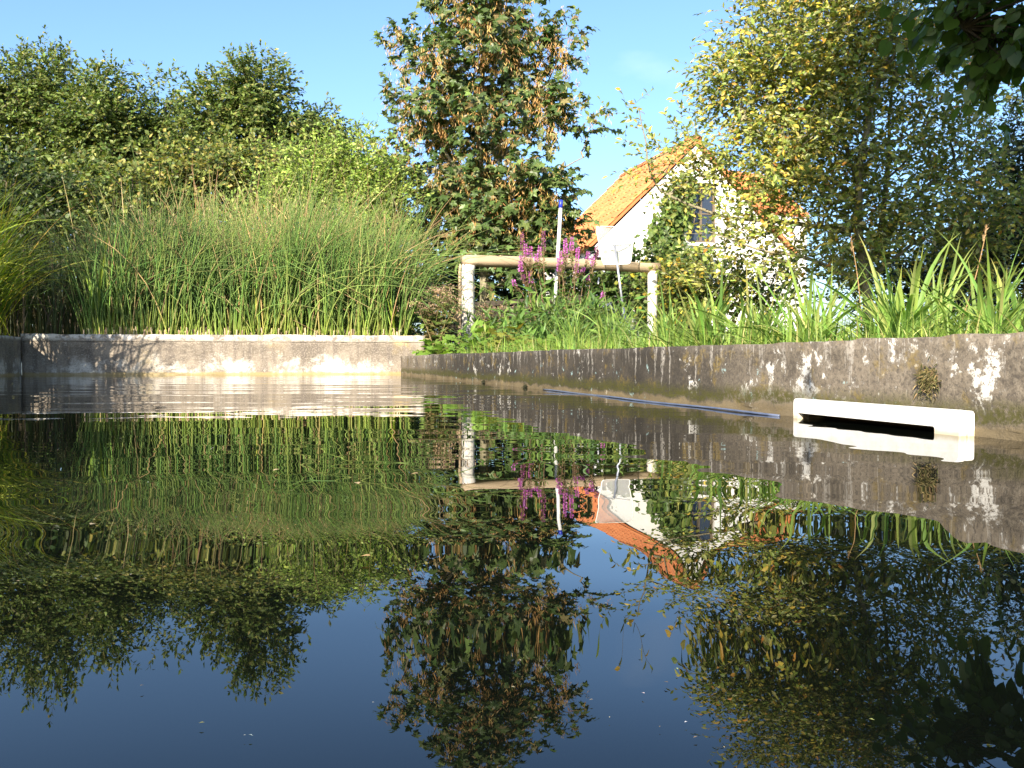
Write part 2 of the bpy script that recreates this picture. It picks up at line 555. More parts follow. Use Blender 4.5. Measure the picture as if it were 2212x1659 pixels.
# ---- water
def build_water():
    ys = np.concatenate([np.linspace(REAR, .12, 40), np.geomspace(.15, 8.3, 1300)])
    s = np.linspace(0, 1, 190)
    X = left_x(ys)[:, None] - .06 + s[None] * (XR0 - XL0 + .12)
    Y = np.repeat(ys[:, None], len(s), 1)
    Y = np.minimum(Y, far_y(X) + .05)
    r = R(11)
    Z = np.zeros_like(X)
    # slow swell and ripples, crests lying mostly across the view
    def env(k):
        e = np.zeros_like(X)
        for i in range(6):
            a = r.uniform(0, 6.28); q = r.uniform(.8, 2.6)
            e += np.sin(X * math.cos(a) * q + Y * math.sin(a) * q + r.uniform(0, 6.28))
        return np.clip(.55 + e * .25, .1, 1.4)
    envs = [env(i) for i in range(4)]
    for i in range(46):
        lam = math.exp(r.uniform(math.log(.055), math.log(.75)))
        th = r.normal(0, .42)
        k = 2 * math.pi / lam
        kx, ky = k * math.sin(th), k * math.cos(th)
        sl = .00125 * (1.0 if lam > .12 else .75)
        near = np.clip((Y - .35) / .9, 0, 1) if lam < .12 else 1.0
        far = 1 + .9 * np.clip((Y - 2.5) / 3, 0, 1)
        Z += envs[i % 4] * near * far * sl / k * np.sin(kx * X + ky * Y + r.uniform(0, 6.28))
    # ring waves running out from the right side
    for (cx, cy, lam, sl, wd) in [(.6, 1.6, .17, .0016, 1.3), (-1.2, 5.2, .34, .006, 1.6), (-2.4, .2, .13, .0016, .9)]:
        d = np.hypot(X - cx, Y - cy)
        Z += sl * lam / 6.28 * np.sin(6.28 * d / lam) * np.exp(-((d - wd) / .5) ** 2)
    # two long low humps in front of the far wall
    for (y0, w, a) in [(3.15, .16, .0016), (4.6, .25, .0018)]:
        yy = Y - y0 - .1 * np.sin(X * 1.7 + y0)
        Z += a * np.exp(-(yy / w) ** 2) * np.clip(.6 + .6 * np.sin(X * 1.1 + 2.1), 0, 1)
    V = np.stack([X, Y, Z], -1).reshape(-1, 3)
    ny, nx = X.shape
    idx = np.arange(ny * nx).reshape(ny, nx)
    F = np.stack([idx[:-1, :-1], idx[:-1, 1:], idx[1:, 1:], idx[1:, :-1]], -1).reshape(-1, 4)
    o = mk('water', V, F, M_water, smooth=True, loc=(0, 0, 0))
    tag(o, 'dark still pool water mirroring the garden and sky', kind='structure')
build_water()

# ---- ground: one sheet with the pool left open
def gz(x, y):
    x = np.asarray(x, float); y = np.asarray(y, float)
    t = np.clip((x - (-.75 + (8.1 - y) * .26 * 0)) / .25, 0, 1)
    right = .135 + .012 * np.clip(y - 2, 0, 30) * np.clip((x - right_x(y)) / 1.5, 0, 1)
    left = .29 + .01 * np.clip(y - 9, 0, 30)
    w = np.clip((x - np.maximum(right_x(y), -.9)) / .2 + .5, 0, 1)
    return right * w + left * (1 - w)

def build_ground():
    c = np.array([-1.4, 3.0])
    corners = [np.array([right_x(REAR - .2) + .2, REAR - .2]), np.array([FR[0] + .0, FR[1] + .12]),
               np.array([FL[0] - .14, FL[1] + .12]), np.array([left_x(REAR - .2) - .2, REAR - .2])]
    per = []
    for i in range(4):
        a, b = corners[i], corners[(i + 1) % 4]
        n = 40
        for k in range(n): per.append(a + (b - a) * k / n)
    per = np.array(per)
    dirs = nrm(per - c)
    offs = np.array([0, .15, .35, .7, 1.2, 2, 3, 4.5, 6.5, 9, 13, 18, 26, 45, 90, 180, 400, 900])
    V = []
    r = R(3)
    for o in offs:
        p = per + dirs * o
        z = gz(p[:, 0], p[:, 1]) + (r.normal(0, .012, len(p)) if 0 < o < 20 else 0)
        if o > 40: z = z * 0 + .5
        V.append(np.stack([p[:, 0], p[:, 1], z], -1))
    V = np.array(V)
    K, N, _ = V.shape
    idx = np.arange(K * N).reshape(K, N)
    F = np.stack([idx[:-1], np.roll(idx, -1, 1)[:-1], np.roll(idx, -1, 1)[1:], idx[1:]], -1).reshape(-1, 4)
    o = mk('ground', V.reshape(-1, 3), F, M_soil, smooth=True, loc=(0, 0, 0))
    tag(o, 'dark garden soil and turf round the pool', kind='structure')
build_ground()

# ---- concrete walls
def wall_sheet(mb_parts, p0, du, dn, u0, u1, z0, z1, thick, r, topj=.004, cut=None):
    """front face as an uneven grid, plus top, ends and back; returns V, F, UV. cut=(ua,ub,za,zb) leaves a hole"""
    nu = max(2, int((u1 - u0) / .035)); us = np.linspace(u0, u1, nu)
    zs = np.linspace(z0, z1, max(2, int((z1 - z0) / .02)))
    if cut is not None:
        us = np.unique(np.round(np.concatenate([us, cut[:2]]), 5)); zs = np.unique(np.round(np.concatenate([zs, cut[2:]]), 5))
    nu, nz = len(us), len(zs)
    UU, ZZ = np.meshgrid(us, zs, indexing='ij')
    jit = r.normal(0, .0016, UU.shape)
    sm = topj * .2 * sum(np.sin(us * q_ + r.uniform(0, 6.28)) for q_ in (1.1, 2.7, 5.9, 13.))
    ztop = np.zeros_like(ZZ); ztop[:, -1] = r.normal(0, topj * .35, nu) + sm
    front = p0 + UU[..., None] * du + jit[..., None] * dn + np.stack([0 * ZZ, 0 * ZZ, ZZ + ztop], -1)
    idx = np.arange(nu * nz).reshape(nu, nz)
    F = []
    for i in range(nu - 1):
        for j in range(nz - 1):
            if cut is not None and us[i] >= cut[0] - 1e-4 and us[i + 1] <= cut[1] + 1e-4 and zs[j] >= cut[2] - 1e-4 and zs[j + 1] <= cut[3] + 1e-4:
                continue
            F.append((idx[i, j], idx[i + 1, j], idx[i + 1, j + 1], idx[i, j + 1]))
    V = front.reshape(-1, 3); UV = np.stack([UU, ZZ], -1).reshape(-1, 2)
    # back row under the top edge, and the bottom back row
    tb = front[:, -1] - dn * thick; bb = front[:, 0] - dn * thick
    n0 = len(V)
    V = np.concatenate([V, tb, bb]); UV = np.concatenate([UV, np.stack([us, zs[-1] + thick + 0 * us], -1), np.stack([us, zs[0] + 0 * us], -1)])
    T = n0 + np.arange(nu); B = n0 + nu + np.arange(nu)
    for i in range(nu - 1):
        F.append((idx[i, -1], idx[i + 1, -1], T[i + 1], T[i]))
        F.append((T[i], T[i + 1], B[i + 1], B[i]))
    F = [np.array(F)]
    F.append(np.array([[*idx[0, ::1], T[0], B[0]]])); F.append(np.array([[*idx[-1, ::-1], B[-1], T[-1]]]))
    return V, F, UV

def make_wall(name, label, mat, p0, du, dn, u0, u1, z0, z1, thick, seed, cut=None, topj=.004):
    V, F, UV = wall_sheet(None, p0, du, dn, u0, u1, z0, z1, thick, R(seed), topj, cut)
    o = mk(name, V, F, mat, uv=UV, loc=tuple(p0 + du * (u0 + u1) / 2), smooth=True)
    tag(o, label, 'wall')
    return o

# right wall: u measured from the rear end
P_R = np.array([right_x(REAR), REAR, 0])
LEN_R = (8.0 - REAR) / U[1]
def ur(y): return (y - REAR) / U[1]
def on_right(y, z, off=0.0): return np.array([right_x(y), y, z]) + NR * off
SK0, SK1 = ur(1.462), ur(1.935)
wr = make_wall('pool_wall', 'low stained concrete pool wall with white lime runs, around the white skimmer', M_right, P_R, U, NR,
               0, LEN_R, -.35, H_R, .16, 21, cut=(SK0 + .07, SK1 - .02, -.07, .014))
wf = make_wall('pool_wall', 'far pale limed concrete pool wall below the reed bed', M_far, FL, FD, FN,
               0, np.linalg.norm(FR - FL), -.35, H_F - .058, .15, 22, topj=.001)
# coping of the far wall, a little proud
Vc, Fc, UVc = wall_sheet(None, FL + FN * .006 - FD * .004, FD, FN, 0, np.linalg.norm(FR - FL) + .008, H_F - .0575, H_F, .165, R(23), .004)
mk('coping', Vc, Fc, M_far, wf, uv=UVc, smooth=True)
P_L = np.array([left_x(REAR), REAR, 0])
make_wall('pool_wall', 'shaded concrete pool wall at the left edge under the sedge', M_far, P_L, U, -NR, 0, (FL[1] - REAR) / U[1] - .01, -.35, H_F - .03, .15, 24)
a0 = np.array([left_x(REAR) - .15, REAR, 0]); a1 = np.array([right_x(REAR) + .16, REAR, 0])
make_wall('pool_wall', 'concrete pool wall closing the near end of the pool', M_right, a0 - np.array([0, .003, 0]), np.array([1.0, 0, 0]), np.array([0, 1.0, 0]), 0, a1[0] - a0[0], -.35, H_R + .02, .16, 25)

# ---- skimmer
def rounded_rect(w0, w1, z0, z1, r, n=5):
    pts = []
    for (cx, cz, a0) in [(w1 - r, z1 - r, 0), (w0 + r, z1 - r, 90), (w0 + r, z0 + r, 180), (w1 - r, z0 + r, 270)]:
        for k in range(n):
            a = math.radians(a0 + 90 * k / (n - 1)); pts.append((cx + r * math.cos(a), cz + r * math.sin(a)))
    return np.array(pts)

def skimmer():
    base = P_R + U * (SK0 + SK1) / 2 + np.array([0, 0, -.09])
    e = empty('pool_skimmer', base, 'white plastic skimmer mouth set in the stained wall at the waterline', 'skimmer')
    def P(uv, off): return P_R + uv[:, :1] * U + np.stack([0 * uv[:, 0], 0 * uv[:, 0], uv[:, 1]], -1) + NR * off
    def ring_plate(name, oi, oo, back, front, mat, bev=.0015):
        n = len(oo)
        ob = oo.copy(); mid = oo.mean(0); 
        ofr = mid + (oo - mid) * (1 - bev / .05 * .3)
        V = np.concatenate([P(oo, back), P(oo, front - bev), P(ofr, front), P(oi, front), P(oi, back)])
        L = [np.arange(n) + k * n for k in range(5)]
        F = []
        for a, b in ((0, 1), (1, 2), (2, 3), (3, 4), (4, 0)):
            F.append(np.stack([L[a], np.roll(L[a], -1), np.roll(L[b], -1), L[b]], -1))
        return mk(name, V, np.concatenate(F), mat, e)
    hole = rounded_rect(SK0 + .062, SK1 - .018, -.065, .0115, .005)
    outer = rounded_rect(SK0 + .004, SK1, -.09, .0412, .009)
    fl = rounded_rect(SK0, SK1 + .003, -.094, .040, .007)
    ring_plate('flange', hole, fl, .001, .0115, M_skim)
    ring_plate('face_plate', hole, outer, .0125, .025, M_skim)
    # throat running back into the wall
    n = len(hole)
    h2 = hole.mean(0) + (hole - hole.mean(0)) * np.array([.97, .98])
    V = np.concatenate([P(hole, .012), P(h2, -.22)])
    a = np.arange(n); F = [np.stack([a, np.roll(a, -1), np.roll(a, -1) + n, a + n], -1), (a + n)[None]]
    mk('throat', V, F, M_throat, e)
    V, F = box(P(np.array([[(SK0 + SK1) / 2 + .02, -.027]]), -.07)[0], .185, .004, .034, [U, nrm(NR + np.array([0, 0, .25])), nrm(np.array([0, 0, 1.0]) - NR * .25)])
    mk('weir_flap', V, F, M_throat, e)
skimmer()

# ---- thin hose afloat along the right wall
ys = np.linspace(3.75, 1.98, 40)
pts = np.array([on_right(y, .0025 + .001 * math.sin(y * 9), .012 + .022 * max(0, 1 - abs(y - 2.4) / 1.2) + .003 * math.sin(7 * y)) for y in ys])
V, F = tubes(pts, np.full(len(pts), .0028), 8, True)
tag(mk('hose', V, F, M_hose, smooth=True), 'thin blue grey hose lying along the waterline of the stained wall', 'hose')

# ---- moss tuft and small dark clumps on the right wall
def tuft(name, c, n, ln, rad, cols, label, cat, dirn, seed):
    r = R(seed)
    off = r.normal(0, rad, (n, 3)) * [1, 1, .35 if 'weed' in name else 1]; off -= (off @ dirn)[:, None] * dirn
    d = nrm(dirn * .5 + r.normal(0, .7, (n, 3)) + np.array([0, 0, -.25]))
    t = np.linspace(0, 1, 4)
    L = ln * r.uniform(.5, 1.2, n)
    Pp = c + off[:, None] + d[:, None] * (L[:, None] * t)[..., None] + dirn * .004
    Pp[..., 2] -= (L[:, None] * t ** 2) * .4
    V, F = tubes(Pp, np.repeat((np.array([1, .9, .7, .3]) * .0011)[None], n, 0), 3)
    col = np.repeat(pal(r, n, cols, np.ones(len(cols))), 12, 0)
    tag(mk(name, V, F, M_stem, col=col, loc=tuple(c)), label, cat)
tuft('moss_tuft', on_right(1.562, .088, 0), 520, .008, .011, [(.10, .085, .03), (.05, .05, .015), (.2, .15, .07)], 'dry olive moss tuft in a hollow of the wall above the skimmer', 'moss', NR, 31)
tuft('weed_tuft', on_right(4.85, .008, .0), 120, .014, .012, [(.02, .02, .012), (.03, .03, .012)], 'small dark weed tuft at the waterline, nearer the far corner', 'weed', NR, 32)
tuft('weed_tuft', on_right(4.05, .008, .0), 120, .014, .012, [(.02, .02, .012), (.03, .03, .012)], 'small dark weed tuft at the waterline, nearer the hose', 'weed', NR, 33)

# ------------------------------------------------------------------ house
HD = 20.0
hv = np.array([U[1], -U[0], 0])              # across the gable, to the right
def house():
    N0 = pix(1272, 528.6, HD); gzb = .28
    N0g = np.array([N0[0], N0[1], gzb])
    w = .1254 * HD; Lh = .215 * HD; ze = N0[2]; zr = ze + w * .965
    e = empty('cottage', N0g + hv * w, 'white rendered cottage gable with an orange pantile roof', 'house')
    A = N0g
    def Q(a, b, z): return A + hv * a + U * b + np.array([0, 0, z - gzb])
    # walls as one shell with the gable, window opening left in the front
    wx0, wx1, wz0, wz1 = w - .18, w + .52, 2.75, 4.08
    mb = MB()
    i = .14
    # front gable as polygons round the window
    pts = {}
    front = [Q(i, .0, gzb - .3), Q(2 * w - i, 0, gzb - .3), Q(2 * w - i, 0, ze - .02), Q(w, 0, zr - .14), Q(i, 0, ze - .02)]
    def gtop(x): return ze - .02 + (zr - .14 - ze + .02) * (1 - abs(x - w) / (w - i))
    def poly(L): mb.add(np.array(L), np.arange(len(L))[None])
    poly([Q(i, 0, gzb - .3), Q(wx0, 0, gzb - .3), Q(wx0, 0, gtop(wx0)), Q(i, 0, ze - .02)])
    poly([Q(wx1, 0, gzb - .3), Q(2 * w - i, 0, gzb - .3), Q(2 * w - i, 0, ze - .02), Q(wx1, 0, gtop(wx1))])
    poly([Q(wx0, 0, gzb - .3), Q(wx1, 0, gzb - .3), Q(wx1, 0, wz0), Q(wx0, 0, wz0)])
    poly([Q(wx0, 0, wz1), Q(wx1, 0, wz1), Q(wx1, 0, gtop(wx1)), Q(w, 0, gtop(w)), Q(wx0, 0, gtop(wx0))])
    for (a, za, b, zb) in ((wx0, wz0, wx0, wz1), (wx1, wz1, wx1, wz0), (wx0, wz1, wx1, wz1), (wx1, wz0, wx0, wz0)):
        poly([Q(a, 0, za), Q(b, 0, zb), Q(b, .16, zb), Q(a, .16, za)])
    poly([Q(i, 0, gzb - .3), Q(i, 0, ze - .02), Q(i, Lh, ze - .02), Q(i, Lh, gzb - .3)])
    poly([Q(2 * w - i, 0, gzb - .3), Q(2 * w - i, Lh, gzb - .3), Q(2 * w - i, Lh, ze - .02), Q(2 * w - i, 0, ze - .02)])
    poly([Q(2 * w - i, Lh, gzb - .3), Q(i, Lh, gzb - .3), Q(i, Lh, ze - .02), Q(w, Lh, zr - .14), Q(2 * w - i, Lh, ze - .02)])
    mb.build('wall', M_render, e)
    # window
    def bar(a, b, z0, z1, y, t=.03, name='window_frame', mat=M_frame, par=None):
        c = Q((a + b) / 2, y, (z0 + z1) / 2)
        V, F = box(c, (b - a) / 2, t, (z1 - z0) / 2, [hv, U, np.array([0, 0, 1])])
        return V, F
    fm = MB()
    for a, b, z0, z1 in ((wx0, wx0 + .06, wz0, wz1), (wx1 - .06, wx1, wz0, wz1), (wx0 + .06, wx1 - .06, wz1 - .06, wz1), (wx0 + .06, wx1 - .06, wz0, wz0 + .06), ((wx0 + wx1) / 2 - .03, (wx0 + wx1) / 2 + .03, wz0 + .06, wz1 - .06)):
        fm.add(*bar(a, b, z0, z1, .11))
    win = fm.build('window', M_frame, e)
    for a, b in ((wx0 + .06, (wx0 + wx1) / 2 - .03), ((wx0 + wx1) / 2 + .03, wx1 - .06)):
        for z0, z1 in ((wz0 + .06, (wz0 + wz1) / 2 - .015), ((wz0 + wz1) / 2 + .015, wz1 - .06)):
            mk('pane', *bar(a, b, z0, z1, .115, .006), M_glass, win)
        mk('glazing_bar', *bar(a, b, (wz0 + wz1) / 2 - .0145, (wz0 + wz1) / 2 + .0145, .11, .02), M_frame, win)
    mk('window_sill', *bar(wx0 - .06, wx1 + .06, wz0 - .07, wz0 - .002, -.02, .07), M_render, e)
    # roof decks
    up = nrm(hv * w + np.array([0, 0, zr - ze])); slope = math.hypot(w, zr - ze)
    nl = np.cross(up, U); nl = nl if nl[2] > 0 else -nl
    ov = .12
    def deck(side):
        s = hv if side < 0 else -hv
        base = Q(0 if side < 0 else 2 * w, 0, ze)
        upv = nrm(s * w + np.array([0, 0, zr - ze])); nn = np.cross(upv, U); nn = nn if nn[2] > 0 else -nn
        c = base + upv * (slope / 2 - .02) + U * (Lh / 2) - nn * .035
        return box(c, slope / 2 + .02, Lh / 2 + .06, .03, [upv, U, nn]) + (base, upv, nn)
    V, F, base, upv, nn = deck(-1)
    roof = mk('roof', V, F, M_tile, e)
    # pantiles, one by one, on the slope in view
    tw, tg = .225, .295
    xs = np.linspace(-.5, .5, 9)
    prof = .03 * np.sin((xs + .15) * 2 * np.pi)
    tv = []
    for (yy, zz) in ((-.02, .014), (.345, -.004)):
        for a, b in zip(xs, prof): tv.append((a * tw * 1.1, yy, b + zz))
    for (yy, zz) in ((-.02, -.002),):
        for a, b in zip(xs, prof): tv.append((a * tw * 1.1, yy, b + zz))
    n9 = 9
    tf = [(i_, i_ + 1, i_ + 1 + n9, i_ + n9) for i_ in range(8)] + [(i_ + 2 * n9, i_ + 1 + 2 * n9, i_ + 1, i_) for i_ in range(8)]
    tme = to_mesh('tile', np.array(tv), np.array(tf), smooth=False); tme.materials.append(M_tile)
    ncol = int((Lh + .12) / tw); nrow = int(slope / tg)
    r = R(41)
    for rr in range(nrow + 1):
        for c_ in range(ncol + 1):
            p = base - upv * .05 + upv * (rr * tg) + U * (-.05 + c_ * tw + .1) + nn * (.034 + r.normal(0, .004))
            dd = nrm(upv + r.normal(0, .012, 3))
            place('tile', tme, roof, p, (nrm(np.cross(dd, nn)), dd, nn))
    V, F, base2, upv2, nn2 = deck(1)
    mk('roof', V, F, M_tile, e)
    mb = MB()
    for rr in range(nrow + 1):
        for c_ in range(ncol + 1):
            p = base2 - upv2 * .05 + upv2 * rr * tg + U * (-.05 + c_ * tw + .1) + nn2 * .034
            T_ = np.array(tv); s_ = np.cross(upv2, nn2)
            mb.add(p + T_[:, :1] * s_ + T_[:, 1:2] * upv2 + T_[:, 2:] * nn2, np.array(tf))
    tag(mb.build('tile_sheet', M_tile, e), kind='stuff')
    # ridge tiles
    th = np.linspace(0, np.pi, 8)
    for k in range(11):
        b0 = -.06 + k * (Lh + .12) / 11
        V = []
        for b, rad in ((b0, .135), (b0 + (Lh + .12) / 11 + .03, .12)):
            for a in th: V.append(Q(w, b, zr - .02) + hv * rad * math.cos(a) + np.array([0, 0, rad * .9 * math.sin(a)]))
        mk('ridge_tile', np.array(V), np.array([(i_, i_ + 1, i_ + 9, i_ + 8) for i_ in range(7)]), M_tile, e)
    return A, w, ze, zr
hA, hw, hze, hzr = house()

def wing():
    """the lower second building behind, roof slope towards the pool"""
    d = 27.0
    a = pix(1600, 640, d); b = pix(1785, 640, d)
    ax = nrm(np.array([b[0] - a[0], 1.2, 0])); dp = np.array([-ax[1], ax[0], 0])
    L = np.linalg.norm(b[:2] - a[:2])
    ze = pix(1700, 452, d)[2]; zr = pix(1700, 372, d)[2] + .5; zb = .3
    A = np.array([a[0], a[1], zb])
    e = empty('outbuilding', A + ax * L / 2, 'white outbuilding with an orange tiled roof behind the yellowing tree', 'house')
    def Q(x, y, z): return A + ax * x + dp * y + np.array([0, 0, z - zb])
    W = 4.2
    mb = MB()
    for poly in ([Q(0, 0, 0), Q(L, 0, 0), Q(L, 0, ze), Q(0, 0, ze)], [Q(L, 0, 0), Q(L, W, 0), Q(L, W, ze), Q(L, W / 2, zr - .1), Q(L, 0, ze)],
                 [Q(0, W, 0), Q(0, 0, 0), Q(0, 0, ze), Q(0, W / 2, zr - .1), Q(0, W, ze)], [Q(L, W, 0), Q(0, W, 0), Q(0, W, ze), Q(L, W, ze)]):
        mb.add(np.array(poly), np.arange(len(poly))[None])
    mb.build('wall', M_render, e)
    for s in (0, 1):
        p0 = Q(0, 0 if s == 0 else W, ze); upv = nrm(Q(0, W / 2, zr) - p0); sl = np.linalg.norm(Q(0, W / 2, zr) - p0)
        nn = np.cross(ax, upv); nn = nn if nn[2] > 0 else -nn
        V, F = box(p0 + ax * L / 2 + upv * sl / 2 - nn * .03, L / 2 + .1, sl / 2 + .05, .03, [ax, upv, nn])
        rf = mk('roof', V, F, M_tile, e)
        if s == 0:
            us = np.arange(-.05, L + .05, .028)
            mb = MB(); rows = int(sl / .3) + 1
            for rr in range(rows):
                z = .035 * np.sin(us / .225 * 2 * np.pi)
                lo = p0 + us[:, None] * ax + upv * (rr * .3 - .05) + nn * (z + .04)[:, None]
                hi = p0 + us[:, None] * ax + upv * (rr * .3 + .28) + nn * (z + .018)[:, None]
                n = len(us); k = np.arange(n - 1)
                mb.add(np.concatenate([lo, hi, lo - nn * .02]), np.concatenate([np.stack([k, k + 1, k + 1 + n, k + n], -1), np.stack([k + 2 * n, k + 1 + 2 * n, k + 1, k], -1)]))
            tag(mb.build('tile_courses', M_tile, e), kind='stuff')
wing()

# ------------------------------------------------------------------ rail, pole, net
def log(p0, p1, r0, r1, seed, sides=16, k=18, flat=None):
    r = R(seed)
    t = np.linspace(0, 1, k)
    P_ = p0 + (p1 - p0) * t[:, None]
    P_[1:-1] += np.cumsum(r.normal(0, .0018, (k - 2, 3)), 0)
    Rr = r0 + (r1 - r0) * t + r.normal(0, .0012, k)
    V, F = tubes(P_, Rr, sides, True)
    V = V.reshape(k, sides, 3)
    V += (V - P_[:, None]) * (r.normal(0, .035, (1, sides, 1)) + r.normal(0, .012, (k, sides, 1)))
    L = np.linalg.norm(p1 - p0)
    uv = np.stack([np.repeat((np.arange(sides) / sides)[None], k, 0), np.repeat((t * L)[:, None], sides, 1)], -1)
    if flat is not None: V[..., 2] = np.where(V[..., 2] > P_[:, None, 2] + flat, P_[:, None, 2] + flat, V[..., 2])
    return V.reshape(-1, 3), F, uv.reshape(-1, 2)

pl = pix(1012, 560, 8.9); pr = pix(1409, 578, 10.0)
ra, rb = pix(1000, 561, 8.88), pix(1421, 577, 10.03)
def rail_frame():
    e = empty('wooden_rail', (pl[0], pl[1], .15), 'weathered round wooden rail on two posts behind the loosestrife', 'rail')
    for p, zt, rad, sd in ((pl, pix(0, 572, 8.9)[2], .060, 51), (pr, pix(0, 587, 10.)[2], .052, 52)):
        V, F, uv = log(np.array([p[0], p[1], .0]), np.array([p[0] + .003, p[1], zt]), rad * 1.03, rad, sd)
        mk('post', V, F, M_post, e, uv=uv, smooth=True)
    V, F, uv = log(ra, rb, .064, .056, 53, flat=.042)
    mk('crossbar', V, F, M_rail, e, uv=uv, smooth=True)
rail_frame()
V, F, uv = log(pix(991, 560, 9.25) * [1, 1, 0] + [0, 0, .1], pix(996, 570, 9.25), .021, .016, 54, 8)
tag(mk('wooden_stake', V, F, M_rail, uv=uv, smooth=True), 'thin tan stake just behind the taller grey post', 'stake')

def pole():
    top, bot = pix(1212, 432, 9.62), pix(1197, 690, 9.45)
    t = (bot[2] - .22) / (bot[2] - top[2]); 
    e = empty('cleaning_pole', bot, 'white telescopic pole with a blue tip standing against the rail', 'pole')
    def at(s): return top + (bot - top) * s
    V, F = tubes(np.array([at(0), at(.004), at(.03), at(.07)]), np.array([.014, .0205, .0215, .0205]), 12, True)
    mk('tip', V, F, M_blue, e, smooth=True)
    V, F = tubes(np.array([at(.071), at(.5), at(1.0)]), np.array([.0185, .0185, .0185]), 12, True)
    mk('shaft', V, F, M_white_pole, e, smooth=True)
pole()

def net():
    d = 9.55
    g = empty('leaf_net', pix(1349, 690, 9.3), 'white leaf net on a thin grey pole leaning on the rail', 'net')
    tl, tr_, br, bl = pix(1287, 489, d), pix(1371, 491, d), pix(1362, 570, d - .12), pix(1303, 572, d - .12)
    # rim, rounded at the corners
    loop = []
    cs = [tl, tr_, br, bl]
    for i in range(4):
        a, b, c = cs[i - 1], cs[i], cs[(i + 1) % 4]
        for t in np.linspace(0, 1, 5):
            p0, p1 = b + (a - b) * .12, b + (c - b) * .12
            loop.append(p0 * (1 - t) ** 2 + b * 2 * t * (1 - t) + p1 * t ** 2)
    loop = np.array(loop + [loop[0]])
    V, F = tubes(loop, np.full(len(loop), .006), 6)
    mk('rim', V, F, M_white_plastic, g, smooth=True)
    n = 14
    s = np.linspace(0, 1, n)
    Sg, Tg = np.meshgrid(s, s, indexing='ij')
    G = (tl * ((1 - Sg) * (1 - Tg))[..., None] + tr_ * (Sg * (1 - Tg))[..., None] + br * (Sg * Tg)[..., None] + bl * ((1 - Sg) * Tg)[..., None])
    G[..., 1] += .09 * np.sin(np.pi * Sg) * np.sin(np.pi * Tg) ** .7 + R(5).normal(0, .003, Sg.shape)
    idx = np.arange(n * n).reshape(n, n)
    mk('mesh_bag', G.reshape(-1, 3), np.stack([idx[:-1, :-1], idx[1:, :-1], idx[1:, 1:], idx[:-1, 1:]], -1).reshape(-1, 4), M_net, g, smooth=True)
    j = pix(1328, 530, d - .1)
    for c in (pix(1303, 527, d - .06), pix(1362, 527, d - .06)):
        V, F = tubes(np.array([j, (j + c) / 2 + [0, 0, -.004], c]), np.full(3, .0045), 6)
        mk('yoke_arm', V, F, M_alu, g)
    b = pix(1349, 690, 9.3)
    V, F = tubes(np.array([j, (j + b) / 2, j + (b - j) * .85]), np.array([.0115, .0125, .0125]), 10, True)
    mk('pole', V, F, M_alu, g, smooth=True)
    V, F = tubes(np.array([j + (b - j) * .851, b]), np.array([.0165, .0165]), 10, True)
    mk('grip', V, F, M_grip, g, smooth=True)
net()

# ------------------------------------------------------------------ dark boards in the shade behind the rail
def boards():
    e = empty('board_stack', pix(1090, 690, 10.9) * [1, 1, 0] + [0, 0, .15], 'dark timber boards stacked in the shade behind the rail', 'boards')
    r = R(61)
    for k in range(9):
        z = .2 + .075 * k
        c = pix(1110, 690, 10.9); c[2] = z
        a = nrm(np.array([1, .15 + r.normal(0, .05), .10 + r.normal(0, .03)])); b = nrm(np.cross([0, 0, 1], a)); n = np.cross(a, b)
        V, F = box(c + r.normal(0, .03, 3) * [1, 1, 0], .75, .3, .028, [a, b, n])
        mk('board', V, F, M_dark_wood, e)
boards()

# ------------------------------------------------------------------ foliage machinery
def crown_points(r, blobs, n, shell=.42):
    B = np.array([b[:6] for b in blobs], float)
    vol = np.array([(b[3] * b[4] * b[5]) ** .8 * (b[6] if len(b) > 6 else 1) for b in blobs])
    k = r.choice(len(B), n, p=vol / vol.sum())
    d = nrm(r.normal(0, 1, (n, 3)))
    rad = r.uniform(0, 1, n) ** shell
    off = d * rad[:, None]
    return B[k, :3] + off * B[k, 3:], d

def clumped(r, blobs, nc, size, n):
    """spray bases gathered in many small clumps spread through the crown"""
    cc, dd = crown_points(r, blobs, nc, .5)
    wt = r.uniform(.4, 1.6, nc); wt /= wt.sum()
    k = r.choice(nc, n, p=wt)
    off = nrm(r.normal(0, 1, (n, 3))) * (r.uniform(0, 1, n) ** .45)[:, None] * (size * r.uniform(.7, 1.3, nc))[k][:, None] * [1.15, 1.15, .8]
    return cc[k] + off, nrm(dd[k] * .5 + nrm(off + 1e-6) * .9)

def pb(x, y, rx, ry, d, depth=None, w=1.0):
    """ellipsoid clump at picture position, with sizes in picture units at depth d"""
    c = pix(x, y, d)
    s = d / FPX
    return (*c, rx * s, depth if depth else (rx + ry) / 2 * s, ry * s, w)

def sprays(r, C, D, L, k, droop=.25, ang=.9, sag=.15, lift=.4):
    n = len(C)
    t = (np.arange(k) + .6) / k
    t = t[None] + r.normal(0, .06, (n, k))
    side = nrm(np.cross(D, r.normal(0, .35, (n, 3)) + [0, 0, 1]))
    sg = np.where(np.arange(k) % 2 == 0, 1, -1)[None, :, None]
    pos = C[:, None] + D[:, None] * (L[:, None] * t)[..., None]
    pos[..., 2] -= sag * L[:, None] * t ** 2
    a = ang * (1.1 - .6 * t)[..., None]
    ld = D[:, None] * np.cos(a) + side[:, None] * np.sin(a) * sg + r.normal(0, .28, (n, k, 3))
    ld[..., 2] -= droop
    nn = np.array([0, 0, lift]) + .3 * D[:, None] + r.normal(0, .45, (n, k, 3)) + np.array([SUN_H[0], SUN_H[1], .4]) * .55
    tw = np.linspace(0, 1, 4)
    T = C[:, None] + D[:, None] * (L[:, None] * tw)[..., None]
    T[..., 2] -= sag * L[:, None] * tw ** 2
    return pos.reshape(-1, 3), nrm(ld.reshape(-1, 3)), nn.reshape(-1, 3), T

